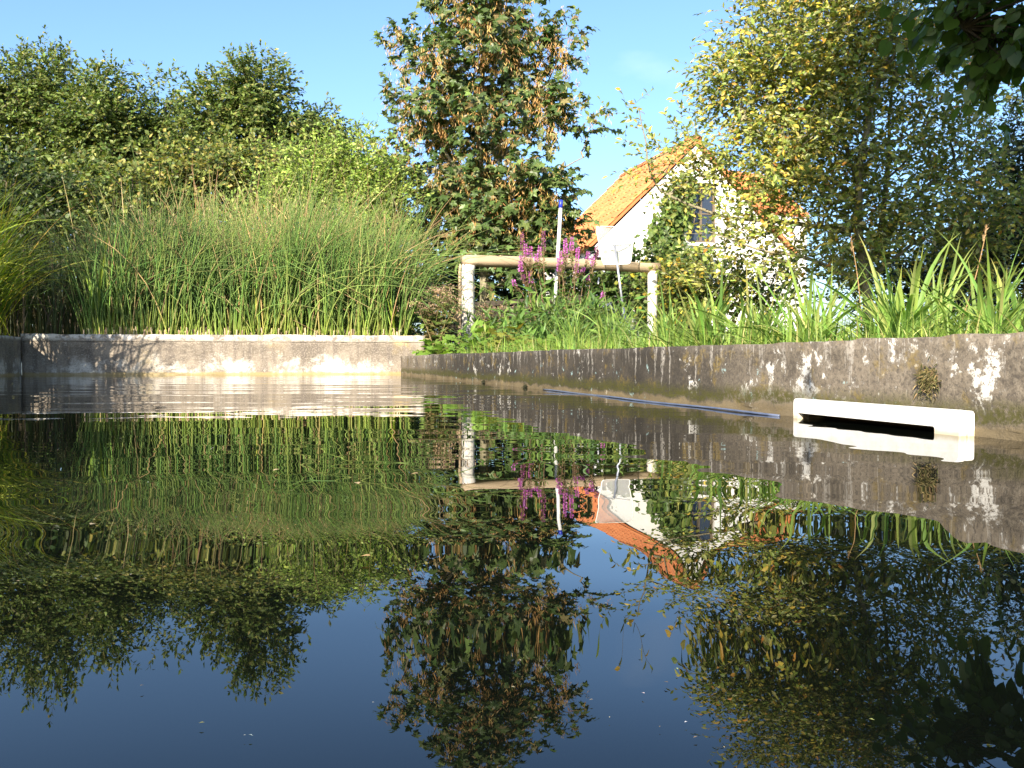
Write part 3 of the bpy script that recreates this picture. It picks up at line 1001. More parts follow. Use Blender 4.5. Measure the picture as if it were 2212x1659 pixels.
def curve(p0, p1, k=7, bow=(0, 0, .1), r=None, j=.0):
    t = np.linspace(0, 1, k)
    P_ = p0 + (p1 - p0) * t[:, None] + np.array(bow) * (4 * t * (1 - t))[:, None] * np.linalg.norm(p1 - p0)
    if r is not None and j: P_[1:-1] += r.normal(0, j, (k - 2, 3))
    return P_

def make_tree(name, label, cat, base, stems, blobs, n_spray, per, leaf, tpl, cols, w, mat=None, bark=None, seed=1, L=(.25, .5), group=None,
              droop=.25, shell=.42, n_branch=40, lim_r=.02, upw=.45, jit=.25, skip=None, twig_r=.003, sag=.15, clump=None):
    r = R(seed)
    base = np.array(base, float)
    e = empty(name, base, label, cat, group)
    mb = MB()
    for (pts, r0, r1) in stems:
        pts = np.array(pts, float)
        t = np.linspace(0, len(pts) - 1, len(pts) * 4)
        Ps = np.stack([np.interp(t, np.arange(len(pts)), pts[:, i]) for i in range(3)], -1)
        Ps[1:-1] = (Ps[:-2] + Ps[1:-1] * 2 + Ps[2:]) / 4
        Ps[1:-1] += r.normal(0, r0 * .12, (len(Ps) - 2, 3))
        mb.add(*tubes(Ps, np.linspace(r0, r1, len(Ps)) ** 1.0, 9))
    allst = np.concatenate([np.stack([np.interp(np.linspace(0, len(p) - 1, 24), np.arange(len(p)), np.array(p, float)[:, i]) for i in range(3)], -1) for p, _, _ in stems])
    C, out = clumped(r, blobs, clump[0], clump[1], n_spray) if clump else crown_points(r, blobs, n_spray, shell)
    keep = C[:, 2] > .25
    if skip is not None: keep &= ~skip(C)
    C, out = C[keep], out[keep]
    D = nrm(out * .8 + np.array([0, 0, upw]) + r.normal(0, .4, C.shape))
    Ls = r.uniform(*L, len(C))
    # limbs out to a share of the sprays
    pick = r.choice(len(C), min(n_branch, len(C)), replace=False)
    BP, BR = [], []
    for i in pick:
        p = C[i]
        dh = np.hypot(*(allst[:, :2] - p[:2]).T)
        cost = np.abs(allst[:, 2] - (p[2] - .55 * dh)) + .9 * dh
        q = allst[np.argmin(cost)]
        if np.linalg.norm(p - q) > (1.1 if lim_r < .025 else 3): continue
        BP.append(curve(q, p, 8, (0, 0, r.uniform(-.02, .1)), r, .02))
        ll = np.linalg.norm(p - q)
        BR.append(np.linspace(min(lim_r, .006 + ll * .012), .003, 8))
    if BP: mb.add(*tubes(np.array(BP), np.array(BR), 6))
    mb.build('trunk', bark or M_bark, e, smooth=True)
    pos, ld, nn, T = sprays(r, C, D, Ls, per, droop, sag=sag)
    c = pal(r, len(pos), cols, w, jit)
    sz = leaf * r.uniform(.65, 1.15, len(pos))
    cr_ = mk('crown', *[x for x in ()], M_leaf, e) if False else None
    V, F, Cc = leaves(tpl, pos, ld, nn, sz, c)
    o = mk('crown', V, F, mat or M_leaf, e, col=Cc)
    if twig_r:
        V, F = tubes(T, np.repeat(np.array([[1, .8, .6, .35]]) * twig_r, len(T), 0), 3)
        tag(mk('twigs', V, F, bark or M_bark, e, smooth=True), kind='stuff')
    return e, pos, ld, nn, sz, C

GREEN = [(.075, .115, .028), (.12, .165, .036), (.17, .21, .05), (.25, .24, .07)]

# ---- woodland trees beyond the reeds
def wood(label, base_x, d, blobs, n, seed, cols=None, w=None, leaf=.112, per=10, shell=.45, trunk_top=None, lean=0):
    b = pix(base_x, 740, d); b[2] = .35
    top = pix(*(trunk_top or (blobs[0][7], blobs[0][8])), d) if False else None
    bl = blobs
    cz = max(x[2] + x[5] * .5 for x in bl); cx = np.mean([x[0] for x in bl])
    tp = np.array([cx + lean, d, cz])
    r = R(seed + 500)
    mid = (b + tp) / 2 + np.array([r.normal(0, .15), 0, 0])
    stems = [([b, mid, tp], .10, .02)]
    for k in range(3):
        q = mid + (tp - mid) * r.uniform(0, .3); t2 = np.array(bl[k % len(bl)][:3]) + r.normal(0, .35, 3)
        stems.append(([q, (q + t2) / 2 + [0, 0, .15], t2], .05, .012))
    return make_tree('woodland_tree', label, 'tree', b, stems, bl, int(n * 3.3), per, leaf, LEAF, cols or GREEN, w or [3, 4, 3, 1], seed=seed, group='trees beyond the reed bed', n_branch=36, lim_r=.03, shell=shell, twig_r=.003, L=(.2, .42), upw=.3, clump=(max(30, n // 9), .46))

wood('tallest dark green tree at the left edge of the wood', 40, 20.5, [pb(60, 190, 95, 85, 20.5), pb(20, 300, 110, 110, 20.5), pb(130, 250, 80, 90, 20.5), pb(90, 400, 130, 100, 20.5), pb(150, 175, 40, 45, 20.5, None, .6)], 1050, 101)
wood('green tree with a notched top beside the tallest left tree', 235, 20, [pb(245, 225, 58, 62, 20), pb(235, 320, 85, 85, 20), pb(210, 260, 50, 60, 20), pb(240, 420, 100, 80, 20)], 700, 102)
wood('slim pointed green tree between the two larger left trees', 350, 21, [pb(350, 245, 45, 60, 21), pb(355, 330, 70, 75, 21), pb(345, 420, 85, 70, 21), pb(395, 300, 45, 45, 21, None, .5)], 560, 103)
wood('broad airy green tree with gaps of sky, highest of the middle group', 520, 20, [pb(455, 215, 55, 45, 20), pb(560, 205, 62, 60, 20), pb(510, 270, 100, 60, 20), pb(595, 290, 55, 55, 20), pb(450, 340, 60, 65, 20, None, .6), pb(530, 380, 100, 70, 20, None, .7)], 800, 104, shell=.5)
wood('small round airy tree at the right end of the wood', 695, 20.5, [pb(690, 285, 52, 42, 20.5), pb(660, 320, 45, 40, 20.5), pb(715, 320, 40, 45, 20.5), pb(690, 380, 70, 50, 20.5)], 330, 105)
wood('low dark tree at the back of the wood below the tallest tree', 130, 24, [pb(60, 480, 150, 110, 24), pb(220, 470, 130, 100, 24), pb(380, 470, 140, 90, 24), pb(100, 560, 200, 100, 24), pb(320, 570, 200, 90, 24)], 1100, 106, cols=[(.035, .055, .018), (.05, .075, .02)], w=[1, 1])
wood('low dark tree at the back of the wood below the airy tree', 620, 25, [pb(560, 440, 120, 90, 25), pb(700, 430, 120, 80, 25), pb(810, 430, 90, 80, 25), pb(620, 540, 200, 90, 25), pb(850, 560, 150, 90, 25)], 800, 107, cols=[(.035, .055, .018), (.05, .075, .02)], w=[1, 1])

# ---- dark hedge closing the view under the trees
hb = pix(480, 760, 29); hb[2] = .4
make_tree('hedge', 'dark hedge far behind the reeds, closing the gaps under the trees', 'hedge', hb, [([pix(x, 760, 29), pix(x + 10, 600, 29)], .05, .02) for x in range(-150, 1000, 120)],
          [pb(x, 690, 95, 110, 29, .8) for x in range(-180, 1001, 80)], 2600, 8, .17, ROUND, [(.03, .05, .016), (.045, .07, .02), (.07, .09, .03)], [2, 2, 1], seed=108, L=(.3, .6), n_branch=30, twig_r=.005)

# ---- shrubs between wood and reeds
HAZEL = [(.11, .15, .035), (.17, .21, .05), (.25, .25, .06), (.32, .27, .07), (.06, .095, .022)]
def shrub(label, x, d, blobs, n, seed, cols=HAZEL, w=(3, 4, 2, 1, 2), leaf=.075, tpl=ROUND, per=8, L=(.2, .4), upw=.45, name='shrub', group='shrubs behind the reed bed', droop=.25):
    b = pix(x, 740, d); b[2] = float(gz(b[0], b[1]))
    r = R(seed + 900)
    stems = []
    for k in range(5):
        t = np.array(blobs[k % len(blobs)][:3]) + r.normal(0, .2, 3)
        q = b + np.array([r.normal(0, .15), r.normal(0, .15), -.05])
        stems.append(([q, (q + t) / 2 + r.normal(0, .08, 3), t], .028, .008))
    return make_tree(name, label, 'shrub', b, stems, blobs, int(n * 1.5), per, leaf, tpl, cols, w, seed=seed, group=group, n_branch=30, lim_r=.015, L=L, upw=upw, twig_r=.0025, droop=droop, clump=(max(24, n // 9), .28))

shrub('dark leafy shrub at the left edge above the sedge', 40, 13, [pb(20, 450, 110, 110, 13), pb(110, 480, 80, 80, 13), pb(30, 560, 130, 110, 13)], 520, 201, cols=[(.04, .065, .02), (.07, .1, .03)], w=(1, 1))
shrub('yellow green hazel shrub behind the left part of the reeds', 230, 13.5, [pb(215, 420, 75, 70, 13.5), pb(280, 440, 75, 80, 13.5), pb(230, 540, 120, 90, 13.5)], 520, 202)
shrub('hazel shrub with autumn tints behind the middle of the reeds', 400, 14, [pb(370, 400, 80, 70, 14), pb(440, 390, 70, 75, 14), pb(400, 510, 120, 90, 14)], 540, 203, w=(2, 4, 4, 3, 2))
shrub('olive shrub with yellowing leaves below the airy tree', 550, 14.5, [pb(520, 380, 70, 60, 14.5), pb(590, 370, 70, 65, 14.5), pb(560, 480, 120, 80, 14.5)], 520, 204, w=(2, 4, 3, 2, 2))
shrub('bright green willowy shrub beside the maple', 740, 11.5, [pb(720, 390, 75, 70, 11.5), pb(795, 415, 60, 80, 11.5), pb(660, 425, 75, 60, 11.5), pb(760, 520, 110, 110, 11.5), pb(600, 470, 80, 55, 11.5, None, .8), pb(700, 340, 40, 30, 11.5, None, 1.2)], 1250, 205,
      cols=[(.24, .33, .06), (.31, .39, .085), (.19, .28, .05), (.38, .41, .12)], w=(3, 3, 2, 1), leaf=.06, tpl=NARROW if False else LEAF, per=11, L=(.25, .5), upw=.9)

# ---- sycamore maple in the middle
MD = 12.6
def maple():
    b = pix(1048, 740, MD); b[2] = .25
    P_ = lambda x, y, dd=0: pix(x, y, MD + dd)
    stems = [([b, P_(1046, 560), P_(1040, 430), P_(1036, 300), P_(1042, 150), P_(1050, -20), P_(1055, -110)], .075, .012),
             ([P_(1040, 430), P_(960, 330, -.2), P_(900, 220, -.2)], .03, .006), ([P_(1038, 380), P_(1130, 290, .2), P_(1210, 120, .2)], .03, .006),
             ([P_(1040, 470), P_(1150, 400, -.3), P_(1260, 340, -.3)], .03, .006), ([P_(1040, 300), P_(980, 150, .3), P_(930, 30, .3)], .025, .006),
             ([P_(1040, 480), P_(930, 420, -.3), P_(860, 400, -.4)], .03, .006), ([P_(1044, 340), P_(1180, 250, -.4), P_(1250, 220, -.5)], .025, .006)]
    B = [pb(1040, 110, 95, 110, MD, .9), pb(960, 180, 70, 80, MD, .7), pb(1125, 180, 65, 90, MD, .7), pb(1040, 270, 150, 90, MD, 1.2), pb(895, 290, 55, 65, MD, .5),
         pb(1190, 270, 65, 45, MD, .6), pb(1260, 235, 42, 26, MD, .35, 1.2), pb(1222, 130, 20, 75, MD, .25, 1.5), pb(865, 210, 28, 50, MD, .3), pb(858, 75, 9, 62, MD, .12, 2.4), pb(900, 110, 30, 50, MD, .3),
         pb(1030, 410, 175, 85, MD, 1.2), pb(900, 440, 80, 75, MD, .7), pb(1150, 420, 95, 70, MD, .8), pb(1270, 375, 30, 26, MD, .3, 1.2), pb(1220, 410, 40, 30, MD, .4), pb(1050, 520, 165, 85, MD, 1.1),
         pb(1170, 510, 75, 70, MD, .6), pb(1050, 0, 85, 80, MD, .7), pb(1065, -85, 35, 70, MD, .4), pb(835, 375, 32, 55, MD, .35), pb(795, 320, 20, 28, MD, .25, .8), pb(1180, 30, 14, 60, MD, .2, 1.6), pb(1000, -90, 14, 70, MD, .2, 1.6), pb(945, 50, 40, 60, MD, .4), pb(1130, 60, 40, 60, MD, .4)]
    cols = [(.06, .10, .026), (.09, .135, .035), (.13, .175, .05), (.22, .17, .07), (.18, .20, .10)]
    e, pos, ld, nn, sz, C = make_tree('maple_tree', 'dark green maple hung with orange seed keys, tallest in the middle', 'tree', b, stems, B, 2250, 6, .107, MAPLE, cols, [4, 4, 2.5, .9, .5],
                                      mat=M_leaf_gloss, bark=M_bark_pale, seed=301, L=(.16, .36), droop=.75, n_branch=60, lim_r=.022, twig_r=.003, jit=.22, clump=(240, .24))
    # single large leaves on the side towards the pool
    r = R(302)
    front = np.argsort(C[:, 1] + r.normal(0, .25, len(C)))[:150]
    tv, tf = MAPLE
    me = to_mesh('leaf', tv, tf); me.materials.append(obj_leaf_mat('maple_leaf', (.035, .065, .018), (.07, .11, .03), .25, .4, .4))
    for i in front:
        p = C[i] + r.normal(0, .1, 3) + [0, -.12, 0]
        d, n, s = ortho(nrm(np.array([r.normal(0, .6), -.35, -.5 + r.normal(0, .3)])), np.array([r.normal(0, .3), -.5, .7]))
        place('leaf', me, e, p, (s, d, n), .118 * r.uniform(.7, 1.15))
    # hanging clusters of keys
    kv = np.array([[0, 0, 0], [.1, .35, .02], [.16, 1, 0], [-.02, .5, 0]]); kf = np.array([[0, 1, 2], [0, 2, 3]])
    hot = C[(C[:, 2] > pix(0, 560, MD)[2])]
    n = 3000
    hi = hot[r.choice(len(hot), n)] + r.normal(0, .1, (n, 3)) + np.array([0, -.08, -.02])
    wgt = np.exp(-((hi[:, 2] - pix(0, 180, MD)[2]) / 1.7) ** 2)
    hi = hi[r.uniform(0, 1, n) < .3 + .7 * wgt]
    n = len(hi)
    k = 12
    Pk = hi[:, None] + np.stack([r.normal(0, .028, (n, k)), r.normal(0, .028, (n, k)), -r.uniform(0, .13, (n, k))], -1)
    dk = np.stack([r.normal(0, .45, (n, k)), r.normal(0, .45, (n, k)), -np.ones((n, k))], -1)
    V, F, Cc = leaves((kv, kf), Pk.reshape(-1, 3), nrm(dk.reshape(-1, 3)), r.normal(0, 1, (n * k, 3)), .066 * r.uniform(.7, 1.2, n * k),
                      pal(r, n * k, [(.62, .36, .13), (.70, .45, .17), (.48, .25, .09), (.44, .38, .12)], [3, 3, 2, 1], .2))
    tag(mk('seed_keys', V, F, M_leaf, e, col=Cc), 'hanging clusters of orange brown winged seeds')
maple()

# ---- yellowing tree on the right
YD = 9.6
def yellow_tree():
    P_ = lambda x, y, dd=0: pix(x, y, YD + dd)
    b = P_(1880, 700); b[2] = .2
    stems = [([b, P_(1868, 600, -.2), P_(1853, 480, -.25), P_(1856, 362, -.3), P_(1887, 202, -.3), P_(1929, 76, -.3), P_(1945, -80, -.2)], .05, .016),
             ([P_(1866, 590), P_(1900, 527, .2), P_(1920, 337, .3), P_(1925, 180, .3), P_(1990, 40, .4)], .036, .01),
             ([P_(1856, 400), P_(1830, 330, -.1), P_(1815, 250, -.1), P_(1790, 60, -.2)], .026, .007),
             ([P_(1856, 430), P_(1769, 371, -.2), P_(1690, 330, -.3), P_(1600, 250, -.3)], .028, .006),
             ([P_(1860, 500), P_(1700, 480, .2), P_(1560, 470, .2), P_(1410, 410, .1), P_(1380, 230, .1)], .03, .005),
             ([P_(1890, 560, .2), P_(1960, 440, .3), P_(2060, 350, .4), P_(2150, 260, .5)], .034, .007),
             ([P_(1880, 600), P_(1980, 520, .1), P_(2100, 470, .2)], .028, .006),
             ([P_(1800, 380), P_(1770, 250, .3), P_(1740, 120, .3)], .02, .005),
             ([P_(1870, 620), P_(1760, 560, -.3), P_(1640, 540, -.4), P_(1530, 500, -.4)], .026, .005)]
    B = [pb(1750, 40, 150, 110, YD, .9), pb(1620, 60, 80, 60, YD, .5), pb(1550, 45, 50, 22, YD, .25, 1.2), pb(1720, 200, 160, 110, YD, .9), pb(1580, 165, 65, 45, YD, .4, 1.5),
         pb(1870, 120, 140, 130, YD, 1.0), pb(1640, 330, 110, 80, YD, .8), pb(1540, 300, 65, 55, YD, .4, .9), pb(1790, 340, 130, 90, YD, .9), pb(2000, 200, 120, 130, YD, .9, .9),
         pb(2080, 330, 130, 120, YD, .8, .7), pb(1950, 420, 110, 110, YD, .8, .5), pb(1690, 440, 130, 70, YD, .7, .95), pb(2130, 470, 100, 100, YD, .7, .9), pb(1520, 395, 70, 45, YD, .4, .7),
         pb(1430, 375, 55, 45, YD, .4, .9), pb(1395, 250, 45, 75, YD, .35, 1.0), pb(1350, 215, 26, 45, YD, .25, 1.2), pb(1355, 325, 38, 30, YD, .3, 1.1), pb(1465, 330, 45, 50, YD, .3, .8),
         pb(1830, 510, 120, 90, YD, .6, .95), pb(1630, 530, 120, 70, YD, .6, .8), pb(2000, 560, 120, 70, YD, .6, .8), pb(1740, 605, 140, 50, YD, .5, .9), pb(1540, 610, 80, 45, YD, .4, .8),
         pb(1800, -80, 170, 90, YD, .9, .8), pb(1960, 20, 110, 110, YD, .8, .8)]
    cols = [(.15, .20, .04), (.25, .29, .06), (.38, .36, .085), (.64, .48, .08), (.55, .28, .06), (.42, .42, .18)]
    make_tree('yellowing_tree', 'many stemmed tree with yellow and olive autumn leaves in front of the cottage', 'tree', b, stems, B, 6600, 7, .068, ELLIP, cols, [4, 4.5, 3, 1.4, .3, 1],
              bark=M_bark_pale, seed=311, L=(.18, .4), droop=.2, n_branch=90, lim_r=.018, twig_r=.0022, jit=.22, upw=.3, clump=(430, .27))
yellow_tree()

# ---- near tree on the right bank whose boughs hang into the upper right corner
def near_tree():
    b = np.array([3.35, 3.9, .16])
    tipv = pix(2080, 60, 5.3)
    stems = [([b, [3.3, 3.8, 1.4], [3.15, 3.6, 2.8], [3.0, 3.3, 4.6]], .13, .03), ([[3.2, 3.7, 1.9], [3.0, 4.4, 2.6], [2.7, 5.2, 2.5], tipv], .05, .01),
             ([[3.2, 3.7, 2.2], [2.4, 3.0, 3.4], [1.9, 2.6, 4.0]], .05, .015), ([[3.2, 3.7, 2.0], [3.9, 4.6, 3.2], [4.3, 5.4, 3.6]], .05, .015), ([[3.1, 3.6, 2.6], [3.4, 2.4, 3.8], [3.6, 1.8, 4.4]], .05, .015)]
    B = [(2.7, 3.0, 3.9, 1.5, 1.9, 1.25, 1.2), (3.4, 4.4, 3.6, 1.3, 1.5, 1.1), (2.3, 1.8, 4.2, 1.2, 1.2, .8), (2.9, 5.0, 3.3, .9, .8, .6), (1.95, 3.0, 3.25, .9, 1.1, .55, 1.3), (2.5, 4.0, 3.0, .8, .8, .5), (3.0, 4.1, 5.1, 1.3, 1.2, .8, 1.2), (3.9, 4.4, 4.4, 1.1, 1.2, 1.0)]  # unseen crown clumps, some added towards the sun to shade the right side
    hang = [pb(2140, 20, 95, 50, 5.3, .4), pb(2175, 90, 50, 60, 5.3, .35), pb(2070, -15, 60, 35, 5.3, .35), pb(2215, 50, 50, 90, 5.2, .4), pb(2225, 180, 25, 45, 5.2, .3, .5)]
    e, *_ = make_tree('broadleaf_tree', 'shaded broadleaf tree with boughs hanging into the upper right corner', 'tree', b, stems, B, 3600, 8, .16, ROUND, [(.04, .075, .018), (.06, .10, .025), (.09, .14, .03)], [3, 3, 1],
                      seed=321, bark=M_bark_dark, L=(.3, .55), n_branch=40, lim_r=.03, droop=.45)
    r = R(322)
    C, out = crown_points(r, hang, 120, .6)
    D = nrm(out * .6 + r.normal(0, .4, C.shape) + [0, .2, -.15])
    Ls = r.uniform(.18, .34, len(C))
    pos, ld, nn, T = sprays(r, C, D, Ls, 5, .55, sag=.3)
    V, F = tubes(T, np.repeat(np.array([[1, .8, .6, .35]]) * .003, len(T), 0), 4)
    mk('twigs', V, F, M_bark_dark, e)
    V, F = tubes(np.array([curve(np.array([2.85, 4.8, 2.75]) if i % 2 else tipv, C[i], 6, (0, 0, .05)) for i in range(0, len(C), 4)]), np.repeat(np.linspace(.009, .003, 6)[None], len(range(0, len(C), 4)), 0), 5)
    mk('bough', V, F, M_bark_dark, e)
    # broad heart-shaped leaf, each one an object
    o_ = [(0, .06), (.16, -.03), (.34, .08), (.42, .3), (.38, .52), (.22, .78), (.06, .93), (0, 1.02)]
    ol = o_ + [(-x, y) for x, y in o_[-2:0:-1]]
    tv = np.array([(x, y, .12 * abs(x) - .14 * y * y) for x, y in ol] + [(0, .3, -.02), (0, .65, -.07)])
    n_ = len(ol)
    tf = []
    for i in range(n_):
        j = (i + 1) % n_
        c = n_ if (ol[i][1] + ol[j][1]) / 2 < .5 else n_ + 1
        tf.append((i, j, c))
    tf += [(n_, 4, n_ + 1), (n_, n_ + 1, n_ - 4)]
    me = to_mesh('leaf', tv, np.array(tf), smooth=True); me.materials.append(obj_leaf_mat('broad_leaf', (.04, .085, .018), (.085, .15, .03), .4, .38, .45))
    for p, d, n in zip(pos[:300], ld, nn):
        d, n, s = ortho(d[None], n[None])
        place('leaf', me, e, p, (s[0], d[0], n[0]), .088 * r.uniform(.6, 1.25))
    rest = pos[300:]
    if len(rest):
        V, F, Cc = leaves((tv, np.array(tf)), rest, ld[300:], nn[300:], .088 * r.uniform(.7, 1.15, len(rest)), pal(r, len(rest), [(.05, .09, .02), (.08, .13, .03)], [1, 1]))
        tag(mk('hanging_leaves', V, F, M_leaf, e, col=Cc), kind='stuff')
near_tree()

# ---- tree out of the frame on the left whose shade falls behind the sedge
make_tree('broadleaf_tree', 'dark tree at the far left edge with only a few leaf tips showing', 'tree', (-5.7, 4.3, .3),
          [([[-5.7, 4.3, .25], [-5.65, 4.3, 1.6], [-5.5, 4.4, 3.6]], .11, .03), ([[-5.65, 4.3, 1.6], [-5.2, 5.0, 2.6], [-4.9, 5.6, 3.0]], .04, .01)],
          [(-5.5, 4.4, 3.2, 1.3, 1.3, 1.1), (-5.4, 5.3, 2.9, 1.0, 1.0, .9), (-5.9, 3.6, 2.6, 1.2, 1.2, 1.0), (-6.3, 5.2, 2.2, 1.0, 1.1, 1.1)], 620, 8, .11, LEAF, GREEN, [3, 3, 1, .5], seed=331, bark=M_bark_dark, L=(.25, .5))

# ---- dark evergreens at the right edge
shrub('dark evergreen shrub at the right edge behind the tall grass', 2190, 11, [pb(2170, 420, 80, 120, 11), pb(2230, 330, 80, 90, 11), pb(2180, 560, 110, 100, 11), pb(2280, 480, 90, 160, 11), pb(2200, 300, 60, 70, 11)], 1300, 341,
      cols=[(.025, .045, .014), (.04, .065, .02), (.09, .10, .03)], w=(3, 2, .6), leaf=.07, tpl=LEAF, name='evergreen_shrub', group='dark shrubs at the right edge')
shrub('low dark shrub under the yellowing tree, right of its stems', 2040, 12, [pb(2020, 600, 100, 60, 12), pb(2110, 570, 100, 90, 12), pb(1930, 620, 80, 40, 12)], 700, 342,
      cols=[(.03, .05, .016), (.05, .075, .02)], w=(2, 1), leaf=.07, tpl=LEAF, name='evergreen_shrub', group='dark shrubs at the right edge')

# ---- climber on the gable
def climber():
    r = R(351)
    base = hA + hv * 2.0 - U * .12
    e = empty('climbing_plant', (base[0], base[1], .28), 'green climber growing up the white gable beside the window', 'climber')
    def G(a, z, off=.12): return np.array([hA[0], hA[1], 0]) + hv * a - U * off + np.array([0, 0, z])
    path = [(1.7, .3), (1.75, 1.2), (1.9, 2.2), (2.2, 3.2), (2.35, 4.1)]
    mb = MB()
    for k in range(4):
        P_ = np.array([G(a + r.normal(0, .12) + .1 * k, z, .07) for a, z in path])
        t = np.linspace(0, 4, 18); P_ = np.stack([np.interp(t, np.arange(5), P_[:, i]) for i in range(3)], -1)
        mb.add(*tubes(P_, np.linspace(.03, .008, 18), 6))
    mb.build('stem', M_bark, e)
    blobs = [(1.3, 1.6, .8, .5), (1.7, 1.0, .6, .6), (1.75, 2.2, .45, .5), (1.8, 2.9, .4, .5), (2.0, 3.5, .35, .45), (2.15, 4.0, .22, .25), (2.1, 1.3, .5, .6), (2.5, 2.3, .3, .3)]
    pts = []
    for a, z, ra_, rz in blobs:
        n = int(330 * ra_ * rz / .3)
        th = r.uniform(0, 6.28, n); q = r.uniform(0, 1, n) ** .5
        for i in range(n): pts.append(G(a + ra_ * q[i] * math.cos(th[i]), max(.35, z + rz * q[i] * math.sin(th[i])), r.uniform(.04, .4)))
    pts = np.array(pts)
    k = 3
    pos = np.repeat(pts, k, 0) + r.normal(0, .06, (len(pts) * k, 3))
    d = nrm(r.normal(0, .6, pos.shape) + [0, -.2, -.6]); n = r.normal(0, .35, pos.shape) - U * .8 + [0, 0, .4]
    V, F, C = leaves(ROUND, pos, d, n, .115 * r.uniform(.7, 1.2, len(pos)), pal(r, len(pos), [(.08, .13, .03), (.12, .18, .04), (.18, .22, .06), (.30, .26, .06)], [3, 4, 2, .5]))
    mk('foliage', V, F, M_leaf, e, col=C)
climber()

# ---- small tree / shrub low behind the rail (green between post and gable)
shrub('green shrub under the rail beside its smaller post', 1330, 13.5, [pb(1310, 640, 90, 60, 13.5), pb(1400, 600, 60, 70, 13.5), pb(1240, 640, 70, 60, 13.5)], 330, 361,
      cols=[(.08, .13, .03), (.12, .17, .045), (.05, .085, .02)], w=(2, 2, 1), leaf=.085, tpl=ROUND, name='shrub', group='shrubs behind the rail')
shrub('low yellow flecked shrub between the cottage and the yellowing tree', 1560, 12.5, [pb(1540, 610, 80, 55, 12.5), pb(1640, 630, 80, 45, 12.5), pb(1470, 640, 60, 40, 12.5)], 330, 362,
      cols=[(.12, .16, .03), (.2, .2, .04), (.5, .36, .04)], w=(3, 2, 1), leaf=.07, tpl=ROUND, name='shrub', group='shrubs behind the rail')
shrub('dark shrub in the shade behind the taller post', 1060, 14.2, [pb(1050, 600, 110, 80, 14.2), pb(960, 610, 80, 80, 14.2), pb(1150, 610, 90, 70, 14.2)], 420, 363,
      cols=[(.03, .05, .016), (.05, .075, .022)], w=(1, 1), leaf=.08, tpl=ROUND, name='shrub', group='shrubs behind the rail')

